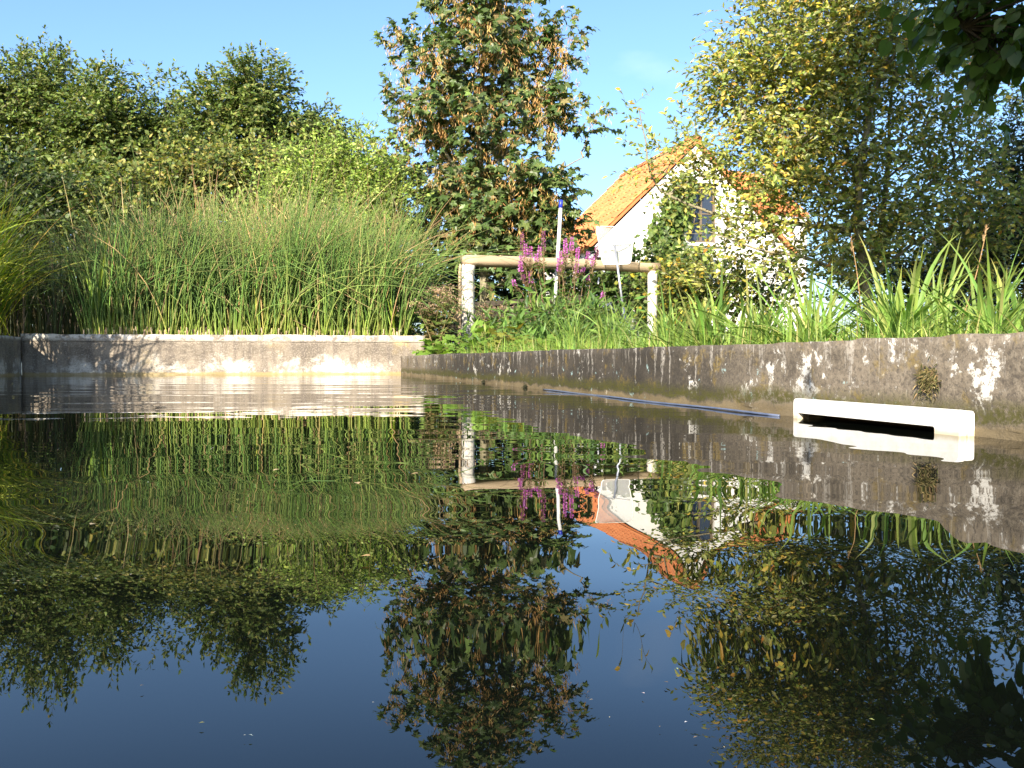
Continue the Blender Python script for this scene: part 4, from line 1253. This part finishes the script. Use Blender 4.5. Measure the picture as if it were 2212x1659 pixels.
# ------------------------------------------------------------------ reed bed
def reeds():
    r = R(401)
    n = 3900
    u = r.uniform(0, 1, n)
    xs = -3.62 + u * (-.95 + 3.62)
    dd = r.uniform(0, 1, n) ** 1.25 * 1.75
    ys = far_y(xs) + .17 + dd
    xs = xs * (1 + dd * .10)
    z0 = gz(xs, ys) - .02
    prof = np.interp(xs / ys, [-.49, -.40, -.28, -.2, -.12, -.09], [.95, 1.15, 1.26, 1.28, 1.2, 1.08])
    Hh = prof * r.choice([.55, .8, .95, 1.08], n, p=[.14, .3, .38, .18]) * r.normal(1, .09, n) + dd * .08
    Hh *= 1 + .10 * np.sin(xs * 7.3 + 1) * np.sin(xs * 3.1)
    Hh = np.clip(Hh, .4, 1.75)
    lean = r.normal(0.02, .14, n) + np.interp(xs / ys, [-.49, -.15, -.09], [-.05, .03, .17])
    cell = (np.floor(xs / .13) * 31 + np.floor(ys / .2)).astype(int); uq, inv = np.unique(cell, return_inverse=True)
    lean = lean * .8 + r.normal(0, .09, len(uq))[inv]; Hh = Hh * r.normal(1, .11, len(uq))[inv]
    leany = r.normal(-.02, .11, n)
    bend = np.abs(r.normal(0, .2, n)) + (r.uniform(0, 1, n) < .10) * r.uniform(.3, .9, n)
    bdir = np.where(r.uniform(0, 1, n) < np.interp(xs / ys, [-.49, -.09], [.45, .8]), 1, -1)
    K = 8
    t = np.linspace(0, 1, K)
    X = xs[:, None] + Hh[:, None] * (lean[:, None] * t + (bend * bdir)[:, None] * t ** 2.6)
    Y = ys[:, None] + Hh[:, None] * (leany[:, None] * t + r.normal(0, .08, n)[:, None] * t ** 2.5)
    Z = z0[:, None] + Hh[:, None] * (t - .42 * bend[:, None] * t ** 3.2)
    kk = r.uniform(0, 1, n) < .05; kt = np.clip(t - .55, 0, 1)[None]
    Z = np.where(kk[:, None], Z - Hh[:, None] * kt * 1.5, Z); X = np.where(kk[:, None], X + (bdir * Hh)[:, None] * kt * .8, X)
    rad = (r.uniform(.003, .0054, n))[:, None] * np.interp(t, [0, .15, .6, 1], [1.15, 1.1, .8, .25])
    V, F = tubes(np.stack([X, Y, Z], -1), rad, 4)
    dry = r.uniform(0, 1, n)
    basec = pal(r, n, [(.34, .40, .07), (.24, .33, .05), (.40, .38, .11)], [3, 3, 1], .15)
    midc = pal(r, n, [(.105, .195, .045), (.165, .265, .058), (.26, .34, .09)], [3, 3, 2], .24)
    tipc = pal(r, n, [(.16, .26, .065), (.32, .26, .10), (.24, .33, .08)], [3, .9, 2], .2)
    tan = dry < .09
    midc[tan] = pal(r, tan.sum(), [(.42, .30, .14), (.34, .27, .12)], [1, 1]); tipc[tan] = midc[tan]
    wb = np.interp(t, [0, .12, .3], [1, .65, 0])[None, :, None]; wt = np.interp(t, [.65, 1], [0, 1])[None, :, None]
    C = basec[:, None] * wb + (midc[:, None] * (1 - wt) + tipc[:, None] * wt) * (1 - wb)
    C = np.repeat(C[:, :, None], 4, 2).reshape(-1, 3)
    o = mk('reed_bed', V, F, M_blade, col=C, loc=(-2.4, 8.6, .28), smooth=True)
    tag(o, 'dense bed of thin green reeds behind the far limed wall', 'reeds', kind='stuff')
    # stubs of cut reeds along the wall top
    n = 300
    xs = r.uniform(-3.6, -.98, n); ys = far_y(xs) + .165 + r.uniform(0, .12, n); z0 = gz(xs, ys)
    Hh = r.uniform(.05, .105, n) + .02
    P_ = np.stack([np.stack([xs, ys, z0], -1), np.stack([xs + r.normal(0, .012, n), ys + r.normal(0, .01, n), z0 + Hh], -1)], 1)
    V, F = tubes(P_, np.repeat(r.uniform(.003, .006, n)[:, None], 2, 1), 6, True)
    C = np.repeat(pal(r, n, [(.55, .42, .26), (.45, .34, .2), (.35, .38, .12)], [3, 2, 1], .15), 12, 0)
    tag(mk('reed_stubs', V, F, M_stem, col=C, loc=(-2.4, 8.2, .28)), 'pale cut reed stubs along the top of the far wall', 'reeds', kind='stuff')
    # feathery dry grass above the reeds
    n = 800
    xs = pix(0, 0, 10.2)[0] * 0 + (r.normal(560, 130, n) - CX) / FPX * 10.2; ys = r.uniform(9.7, 10.7, n); z0 = gz(xs, ys)
    Hh = r.normal(1.42, .24, n); ln = r.normal(.08, .35, n)
    t = np.linspace(0, 1, 7)
    X = xs[:, None] + Hh[:, None] * ln[:, None] * t ** 1.8; Y = ys[:, None] + Hh[:, None] * r.normal(0, .1, n)[:, None] * t ** 2
    Z = z0[:, None] + Hh[:, None] * (t - .25 * np.abs(ln)[:, None] * t ** 2)
    W_ = np.repeat(np.interp(t, [0, .7, .8, 1], [.002, .002, .005, .001])[None], n, 0)
    V, F = ribbons(np.stack([X, Y, Z], -1), np.tile([1.0, 0, 0], (n, 1)), W_, .3)
    c0 = pal(r, n, [(.24, .30, .08), (.32, .32, .1), (.38, .32, .14)], [2, 2, 1], .2); c1 = pal(r, n, [(.42, .33, .17), (.36, .22, .13), (.30, .30, .12)], [2, 1, 2], .2)
    C = c0[:, None] * (1 - t[None, :, None]) + c1[:, None] * t[None, :, None]
    tag(mk('dry_grass', V, F, M_blade, col=np.repeat(C[:, :, None], 3, 2).reshape(-1, 3), loc=(-2.8, 10.2, .3)), 'straw coloured feathery grass rising above the middle of the reeds', 'grass', kind='stuff')
reeds()

# ---- tufts of blades (shared builder): each blade is a part
def blade_plant(name, label, cat, base, n, ln, wd, spread, cols, w, seed, group=None, part='blade', bend=(.1, .6), dirn=None, mat=None, k=9, fold=.35, front=0.0, joined=0, joined_len=None):
    r = R(seed)
    base = np.array(base, float)
    e = empty(name, base, label, cat, group)
    def gen(n, ln):
        az = r.uniform(0, 2 * np.pi, n)
        out = np.stack([np.cos(az), np.sin(az) - front, 0 * az], -1)
        if dirn is not None: out = nrm(out + np.array(dirn))
        out = nrm(out)
        el = r.uniform(*spread, n)                      # start angle off vertical
        L = ln * r.uniform(.55, 1.1, n); b = r.uniform(*bend, n)
        t = np.linspace(0, 1, k)
        ang = el[:, None] + (b * 2.2)[:, None] * t ** 1.6
        dl = L[:, None] / (k - 1)
        ho = np.cumsum(np.sin(ang) * dl, 1) - np.sin(ang[:, :1]) * dl; ve = np.cumsum(np.cos(ang) * dl, 1) - np.cos(ang[:, :1]) * dl
        st = base + np.stack([r.normal(0, 1, n), r.normal(0, 1, n), 0 * az], -1) * (.012 + .05 * ln)
        P_ = st[:, None] + out[:, None] * ho[..., None] + np.array([0, 0, 1.0]) * ve[..., None]
        sd = np.stack([-out[:, 1], out[:, 0], 0 * az], -1) + r.normal(0, .35, (n, 3)); sd = nrm(sd)
        W_ = (wd * r.uniform(.6, 1.15, n))[:, None] * np.interp(t, [0, .25, .6, 1], [.65, 1, .85, .03])
        C = pal(r, n, cols, w, .16)
        tipf = np.interp(t, [.6, 1], [0, .35])
        Cc = C[:, None] * (1 - tipf[None, :, None]) + np.array([.34, .24, .08]) * tipf[None, :, None]
        return P_, sd, W_, np.repeat(Cc[:, :, None], 3, 2)
    P_, sd, W_, C = gen(n, ln)
    for i in range(n):
        V, F = ribbons(P_[i:i + 1], sd[i:i + 1], W_[i:i + 1], fold)
        mk(part, V, F, mat or M_blade, e, col=C[i].reshape(-1, 3), smooth=True)
    if joined:
        P_, sd, W_, C = gen(joined, joined_len or ln * .75)
        V, F = ribbons(P_, sd, W_, fold)
        tag(mk('inner_blades', V, F, mat or M_blade, e, col=C.reshape(-1, 3)), kind='stuff')
    return e

IRIS = [(.30, .38, .05), (.22, .34, .05), (.38, .40, .08)]
for i, (x, y, d, n, ln, lb) in enumerate([(215, 726, 7.85, 9, 1.0, 'tall yellow green iris blades at the left end of the far wall, largest iris'), (290, 726, 8.0, 3, .55, 'short pair of iris blades right of the largest iris'),
                                          (545, 728, 8.1, 4, .45, 'low iris blades at the middle of the far wall'), (850, 730, 8.25, 5, .5, 'yellow iris blades at the right end of the far wall')]):
    p = pix(x, y, d); p[2] = .29
    blade_plant('iris_plant', lb, 'iris', p, n, ln, .017, (.0, .26), IRIS, [2, 2, 1], 420 + i, 'irises along the far wall', bend=(.0, .12))

SEDGE = [(.30, .36, .03), (.18, .25, .03), (.42, .40, .05), (.08, .13, .02), (.44, .28, .06)]
for i, (p, n, ln, j, lb) in enumerate([((-3.98, 6.5, .31), 110, 1.45, 110, 'arching sedge clump overhanging the water at the left edge, nearest one'),
                                       ((-4.15, 7.2, .31), 100, 1.42, 100, 'arching sedge clump at the left corner of the far wall'),
                                       ((-3.9, 5.95, .31), 80, 1.35, 80, 'arching sedge clump partly cut off by the left edge'),
                                       ((-4.6, 8.0, .31), 40, 1.55, 250, 'shaded sedge clump behind the left corner')]):
    blade_plant('sedge_clump', lb, 'sedge', p, n, ln, .0075, (.0, .5), SEDGE, [4, 4, 2, 2, .7], 440 + i, 'sedge clumps at the left edge', bend=(.05, .9), joined=j, dirn=(.75, -.1, 0), k=11)
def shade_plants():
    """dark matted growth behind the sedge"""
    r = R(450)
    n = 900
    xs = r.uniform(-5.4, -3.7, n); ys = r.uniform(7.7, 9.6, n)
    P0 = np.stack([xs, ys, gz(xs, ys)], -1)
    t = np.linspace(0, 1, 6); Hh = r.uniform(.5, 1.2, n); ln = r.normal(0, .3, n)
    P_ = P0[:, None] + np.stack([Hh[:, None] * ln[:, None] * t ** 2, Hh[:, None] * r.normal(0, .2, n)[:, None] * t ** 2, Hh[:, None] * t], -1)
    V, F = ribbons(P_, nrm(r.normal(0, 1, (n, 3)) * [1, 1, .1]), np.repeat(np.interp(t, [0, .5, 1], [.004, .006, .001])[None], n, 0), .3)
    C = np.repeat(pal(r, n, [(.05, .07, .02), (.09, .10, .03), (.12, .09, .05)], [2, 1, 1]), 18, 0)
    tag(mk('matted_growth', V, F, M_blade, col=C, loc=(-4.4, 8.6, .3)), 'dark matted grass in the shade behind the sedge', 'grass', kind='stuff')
shade_plants()

# ------------------------------------------------------------------ right bank: turf, tall tufts, leafy plants
def turf():
    r = R(461)
    n = 15000
    ys = 1.25 + r.uniform(0, 1, n) ** 1.15 * 10.5
    xs = right_x(ys) + .19 + r.uniform(0, 1, n) ** 1.3 * np.interp(ys, [1.2, 4, 12], [1.3, 3.0, 7.0])
    ok = (xs > -.62) & ~((xs < .25) & (ys > 6.4)) & ~((ys > 6.4) & (xs < .8) & (r.uniform(0, 1, n) < .6)) ; xs, ys = xs[ok], ys[ok]; n = len(xs)
    P0 = np.stack([xs, ys, gz(xs, ys) - .01], -1)
    t = np.linspace(0, 1, 6)
    patch = .7 + .5 * (np.sin(xs * 2.3 + ys * 1.1) * np.sin(ys * 1.9 - xs) * .5 + .5)
    Hh = r.uniform(.07, .24, n) * patch * np.interp(ys, [1, 3, 5, 9], [.6, .65, .7, .8]); az = r.uniform(0, 6.28, n); ln = np.abs(r.normal(.35, .4, n))
    edge = np.clip(1 - (xs - right_x(ys) - .19) / .25, 0, 1)
    o = np.stack([np.cos(az) - edge * .7, np.sin(az) - edge * .5], -1)
    P_ = P0[:, None] + np.concatenate([(Hh * ln)[:, None, None] * o[:, None] * (t ** 1.8)[None, :, None] * 1.5, (Hh[:, None] * (t - .35 * np.minimum(ln, 1.2)[:, None] * t ** 2.4))[..., None]], -1)
    W_ = (r.uniform(.0012, .0028, n) * np.interp(ys, [1, 8], [1, 1.8]))[:, None] * np.interp(t, [0, .4, 1], [.8, 1, .05])
    V, F = ribbons(P_, nrm(np.stack([-o[:, 1], o[:, 0], 0 * az], -1) + r.normal(0, .3, (n, 3))), W_, .3)
    C = pal(r, n, [(.18, .28, .05), (.26, .35, .07), (.12, .21, .04), (.40, .38, .14)], [4, 3, 2, 1], .18)
    tag(mk('turf_grass', V, F, M_blade, col=np.repeat(C, 18, 0), loc=(1.5, 4, .14)), 'bright green unmown grass on the bank above the stained wall', 'grass', kind='stuff')
turf()

BROAD = [(.18, .29, .06), (.25, .36, .08), (.13, .23, .05), (.36, .40, .13)]
for i, (x, d, n, ln, wd, lb) in enumerate([
        (1440, 4.2, 34, .42, .0055, 'fine grass tuft above the dark part of the wall'),
        (1535, 3.3, 34, .36, .0075, 'dark spiky grass tuft left of the wide blades'),
        (1640, 3.0, 30, .36, .0075, 'grass tuft between the two spiky tufts on the bank'),
        (1755, 2.6, 34, .34, .0075, 'broad bladed grass tuft just left of the tallest tuft'),
        (1945, 2.5, 44, .37, .0075, 'tallest broad bladed grass tuft above the skimmer'),
        (2010, 2.9, 30, .42, .008, 'grass tuft close behind the tallest tuft'),
        (2140, 2.3, 30, .34, .0075, 'broad bladed grass tuft near the right edge'),
        (2215, 2.6, 30, .36, .0075, 'grass tuft cut off by the right edge'),
        (1330, 5.6, 36, .48, .0055, 'pale arching grass tuft right of the loosestrife'),
        (1240, 6.6, 36, .50, .0055, 'arching grass tuft below the loosestrife')]):
    p = pix(x, 720, d); p[2] = float(gz(p[0], p[1])) - .01
    blade_plant('grass_tuft', lb, 'grass tuft', p, n, ln, wd, (.0, .75), BROAD, [3, 3, 2, 1], 470 + i, 'grass tufts on the bank', bend=(.02, .6), joined=60, joined_len=ln * .6)
# two tall flowering stalks
for i, (x0, y0, x1, y1, d, lb) in enumerate([(2050, 700, 2132, 488, 2.5, 'tall thin reddish grass stalk leaning right above the skimmer'), (1862, 700, 1838, 515, 2.6, 'thin grass stalk leaning left beside the tallest tuft')]):
    a, b = pix(x0, y0, d), pix(x1, y1, d); a[2] = float(gz(a[0], a[1]))
    P_ = curve(a, b, 9, (.03, 0, 0))
    V, F = tubes(P_, np.linspace(.0019, .0009, 9), 5)
    e = empty('grass_stalk', a, lb, 'grass stalk', 'flowering stalks on the bank')
    mk('stem', V, F, M_stem, e, col=np.tile([.36, .22, .10], (len(V), 1)))
    r = R(490 + i); n = 26
    q = b + (a - b) * r.uniform(0, .12, n)[:, None]
    V, F, C = leaves(NARROW, q, nrm(r.normal(0, .3, (n, 3)) + nrm(b - a)), r.normal(0, 1, (n, 3)), .014, pal(r, n, [(.34, .2, .1), (.4, .28, .14)], [1, 1]))
    mk('seed_head', V, F, M_leaf, e, col=C)

def leafy(name, label, cat, x, d, rx, ry, rz, n, size, cols, seed, group, tpl=LOBED, zc=.1):
    """low leafy plant, each leaf a part"""
    r = R(seed)
    b = pix(x, 740, d); b[2] = float(gz(b[0], b[1])) - .01
    e = empty(name, b, label, cat, group)
    tv, tf = tpl
    me = to_mesh('leaf', tv, tf, smooth=True); me.materials.append(obj_leaf_mat(name + '_leaf', cols[0], cols[1], .4, .5, .3))
    dd = nrm(r.normal(0, 1, (n, 3))); dd[:, 2] = np.abs(dd[:, 2]); q = r.uniform(.3, 1, n)
    pos = b + dd * q[:, None] * [rx, ry, rz] + [0, 0, zc * .3]
    T = []
    for i in range(n):
        d_, n_, s_ = ortho(nrm(dd[i] * [1, 1, .2] + r.normal(0, .4, 3) + [0, -.35, -.1]), r.normal(0, .25, 3) + [-.1, -.35, 1])
        place('leaf', me, e, pos[i], (s_, d_, n_), size * r.uniform(.6, 1.15))
        T.append(curve(b + r.normal(0, .03, 3) * [1, 1, 0], pos[i], 5, (0, 0, .15)))
    V, F = tubes(np.array(T), np.repeat(np.linspace(.003, .0015, 5)[None], n, 0), 4)
    mk('stalks', V, F, M_stem, e, col=np.tile([.2, .22, .06], (len(V), 1)))
GER = ((.20, .32, .05), (.13, .23, .04))
leafy('leafy_herb', 'bright lobed leaves spilling over the corner of the two walls', 'plant', 945, 7.75, .22, .16, .16, 70, .075, GER, 501, 'leafy plants in the corner')
leafy('leafy_herb', 'lobed green plant at the foot of the grey post', 'plant', 1030, 7.9, .30, .2, .27, 90, .08, GER, 502, 'leafy plants in the corner')
leafy('leafy_herb', 'green lobed plant right of the post with a few reddish leaves', 'plant', 1105, 7.5, .30, .2, .2, 80, .08, ((.15, .25, .04), (.26, .19, .05)), 503, 'leafy plants in the corner')
leafy('leafy_herb', 'taller leafy plant between the post and the loosestrife', 'plant', 1100, 8.3, .3, .2, .36, 80, .08, ((.13, .22, .04), (.08, .15, .03)), 504, 'leafy plants in the corner')
leafy('leafy_herb', 'low bright plant under the grass tuft below the loosestrife', 'plant', 1170, 7.0, .3, .2, .16, 70, .075, GER, 505, 'leafy plants in the corner')

# ---- brown headed herb left of the post
def brown_herb(label, x, d, n, hgt, sp, seed):
    r = R(seed)
    b = pix(x, 740, d); b[2] = float(gz(b[0], b[1])) - .01
    e = empty('brown_herb', b, label, 'plant', 'brown headed herbs by the post')
    T, lp, ldn, hd = [], [], [], []
    for i in range(n):
        tip = b + np.array([r.normal(0, sp), r.normal(0, .12), hgt * r.uniform(.55, 1.05)])
        c = curve(b + np.array([r.normal(0, sp * .5), r.normal(0, .08), 0]), tip, 8, (0, 0, .05), r, .006)
        T.append(c)
        for q in range(1, 8):
            for s in (-1, 1):
                lp.append(c[q]); ldn.append(np.array([s * .8, r.normal(0, .6), r.normal(-.1, .3)]))
        hd.append(tip)
    V, F = tubes(np.array(T), np.repeat(np.linspace(.004, .002, 8)[None], n, 0), 4)
    mk('stems', V, F, M_stem, e, col=np.tile([.22, .17, .08], (len(V), 1)))
    lp = np.array(lp); ldn = nrm(np.array(ldn))
    V, F, C = leaves(LEAF, lp, ldn, r.normal(0, .3, lp.shape) + [0, -.3, 1], .085 * r.uniform(.6, 1.1, len(lp)), pal(r, len(lp), [(.12, .17, .04), (.17, .20, .06), (.24, .18, .08)], [3, 2, 1]))
    mk('foliage', V, F, M_leaf, e, col=C)
    for h in hd:
        m = 46
        off = r.normal(0, 1, (m, 3)) * [.045, .04, .016]
        V, F, C = leaves(LEAF, h + off, nrm(r.normal(0, .5, (m, 3)) + [0, 0, 1]), r.normal(0, 1, (m, 3)), .018, pal(r, m, [(.36, .24, .16), (.28, .18, .11), (.42, .30, .2)], [2, 2, 1]))
        tag(mk('flower_head', V, F, M_leaf, e, col=C), kind='stuff')
brown_herb('brown headed herb between the reeds and the grey post', 938, 8.42, 34, .62, .13, 511)
brown_herb('small brown headed herb at the right of the grey post', 1060, 8.75, 9, .45, .1, 512)

# ---- purple loosestrife
def loosestrife(label, bx, d, spikes, seed):
    r = R(seed)
    b = pix(bx, 735, d); b[2] = float(gz(b[0], b[1])) - .01
    e = empty('loosestrife', b, label, 'flower', 'loosestrife plants in front of the rail')
    for (zx, zt, zb_, dim) in spikes:
        f = .4220 / 1.1718
        X_ = (950 + zx * .4220) / 1.1718
        dd = d + r.normal(0, .1)
        top = pix(X_, (400 + zt * .4220) / 1.1718, dd); bot = pix(X_ - (X_ - bx) * .06, (400 + zb_ * .4220) / 1.1718, dd)
        root = b + np.array([r.normal(0, .06), r.normal(0, .05), 0])
        low = bot + (bot - top) * 1.0
        low[0] = low[0] + (root[0] - low[0]) * .18
        pth = np.array([root, root + (low - root) * .5 + [0, 0, .03], low, bot, top])
        t = np.linspace(0, 4, 17); pth = np.stack([np.interp(t, np.arange(5), pth[:, i]) for i in range(3)], -1)
        V, F = tubes(pth, np.linspace(.005, .0018, 17), 5)
        st = mk('stem', V, F, M_stem, e, col=np.tile([.20, .13, .07], (len(V), 1)))
        # whorls of petals
        L = np.linalg.norm(top - bot); m = int(60 + 650 * L)
        s = r.uniform(0, 1, m) ** .9
        az = r.uniform(0, 6.28, m); rr = .015 * (1 - .75 * s) + .003
        p = bot + (top - bot) * s[:, None] + np.stack([np.cos(az), np.sin(az), 0 * az], -1) * (rr * r.uniform(.3, 1, m))[:, None]
        dn = nrm(np.stack([np.cos(az), np.sin(az), r.normal(.3, .4, m)], -1))
        cols = [(.56, .15, .48), (.68, .26, .60), (.44, .09, .38)] if not dim else [(.30, .08, .24), (.24, .10, .14), (.2, .13, .09)]
        V, F, C = leaves(LEAF, p, dn, r.normal(0, 1, (m, 3)),   .0165 * r.uniform(.7, 1.2, m), pal(r, m, cols, [3, 2, 1], .15))
        mk('flower_spike', V, F, M_petal, e, col=C)
        # spent seed whorls below
        m = int(50 + 300 * L)
        s = r.uniform(0, 1, m); az = r.uniform(0, 6.28, m)
        p = bot + (low - bot) * s[:, None] * .85 + np.stack([np.cos(az), np.sin(az), 0 * az], -1) * (.013 * r.uniform(.2, 1, m))[:, None]
        V, F, C = leaves(LEAF, p, nrm(np.stack([np.cos(az), np.sin(az), 0 * az + .6], -1)), r.normal(0, 1, (m, 3)), .014, pal(r, m, [(.22, .13, .08), (.28, .17, .1), (.16, .15, .06)], [2, 1, 1]))
        mk('seed_spike', V, F, M_leaf, e, col=C)
        # narrow leaves in pairs lower down
        q = np.linspace(.05, .62, 13); idx = (q * 16).astype(int)
        pp = np.repeat(pth[idx], 2, 0); sg = np.tile([1, -1], 13)
        a0_ = r.uniform(0, 3.14, 13).repeat(2)
        dn = nrm(np.stack([np.cos(a0_) * sg, np.sin(a0_) * sg, r.normal(.35, .2, 26)], -1))
        V, F, C = leaves(NARROW, pp, dn, np.tile([0, 0, 1.0], (26, 1)) + r.normal(0, .2, (26, 3)), .10 * r.uniform(.7, 1.2, 26), pal(r, 26, [(.10, .17, .04), (.14, .21, .05), (.18, .22, .06)], [2, 2, 1]))
        V[:, 0:3] += 0
        mk('stem_leaves', V, F, M_leaf, e, col=C)
loosestrife('purple loosestrife with the most spikes, left of the white pole', 1160, 8.7,
            [(880, 445, 560, 1), (1010, 440, 560, 1), (900, 515, 600, 0), (930, 530, 600, 0), (985, 530, 600, 0), (965, 580, 625, 0), (873, 585, 640, 0), (868, 620, 690, 0), (930, 680, 755, 0), (828, 730, 770, 0), (940, 770, 820, 0), (885, 700, 740, 1)], 521)
loosestrife('purple loosestrife just right of the white pole', 1215, 8.8,
            [(1140, 485, 570, 0), (1180, 475, 560, 0), (1110, 560, 640, 0), (1215, 540, 620, 0), (1100, 600, 680, 0), (1210, 630, 690, 0), (1145, 540, 600, 0), (1250, 660, 690, 0)], 522)
loosestrife('purple loosestrife beside the leaf net', 1265, 8.75, [(1275, 560, 615, 0), (1305, 590, 660, 0), (1330, 530, 600, 1), (1278, 705, 735, 0), (1370, 800, 840, 0)], 523)

def undergrowth():
    """green mass of stems and leaves round the feet of the loosestrife"""
    r = R(531)
    n = 2600
    xs = (r.normal(1200, 80, n) - CX) / FPX * 8.6; ys = r.uniform(7.6, 9.2, n)
    zs = gz(xs, ys) + np.abs(r.normal(0, .22, n)) + .02
    ok = zs < .85; p = np.stack([xs, ys, zs], -1)[ok]; n = len(p)
    V, F, C = leaves(NARROW, p, nrm(r.normal(0, .6, (n, 3)) + [0, -.1, .35]), r.normal(0, .4, (n, 3)) + [0, -.4, .8], .13 * r.uniform(.6, 1.2, n), pal(r, n, [(.10, .18, .04), (.15, .23, .05), (.07, .13, .03)], [3, 2, 2], .2))
    tag(mk('undergrowth', V, F, M_leaf, col=C, loc=(.4, 8.5, .14)), 'narrow leaved green undergrowth round the feet of the loosestrife', 'plants', kind='stuff')
undergrowth()

# ---- fallen leaves afloat
r = R(541)
cap = to_mesh('floating_leaf', ROUND[0], ROUND[1]); cap.materials.append(obj_leaf_mat('floating_leaf', (.34, .2, .07), (.45, .36, .22), .2, .5, .4))
for (x, y, lb) in [(732, 818, 'brown leaf afloat close to the far wall'), (604, 1021, 'pale leaf afloat left of the post reflection'), (905, 1030, 'pale leaf afloat near the post reflection'),
                   (770, 1050, 'leaf fragment afloat below the reed reflection'), (195, 1145, 'pinkish petal afloat at the left'), (800, 1215, 'leaf fragment afloat beside the maple reflection')]:
    d = CAMH * FPX / (y - HOR)
    p = pix(x, y, d); p[2] = .0035
    a = r.uniform(0, 6.28)
    o = place('floating_leaf', cap, None, p, ([math.cos(a), math.sin(a), 0], [-math.sin(a), math.cos(a), 0], [0, 0, 1]), min(.03, .004 + .0045 * d))
    tag(o, lb, 'leaf', 'leaves afloat on the pool')

def specks():
    r = R(551)
    n = 240
    d = np.exp(r.uniform(math.log(.28), math.log(6.5), n)); x = r.uniform(-.55, .55, n) * d
    ok = (x < right_x(d) - .03) & (x > left_x(d) + .03) & (d < 7.2); x, d = x[ok], d[ok]; n = len(x)
    a = r.uniform(0, 6.28, n)
    V, F, C = leaves(LEAF, np.stack([x, d, np.full(n, .0012) + .0006 * d], -1), np.stack([np.cos(a), np.sin(a), 0 * a], -1), np.tile([0, 0, 1.0], (n, 1)) + r.normal(0, .1, (n, 3)),
                     r.uniform(.0003, .0009, n) * (1 + 4 * d), pal(r, n, [(.35, .3, .2), (.2, .17, .1), (.4, .4, .36), (.25, .28, .1)], [2, 2, 1, 1], .3))
    tag(mk('floating_specks', V, F, M_leaf, col=C, loc=(0, 2, 0)), 'tiny specks of pollen and plant dust afloat on the pool', 'debris', kind='stuff')
specks()
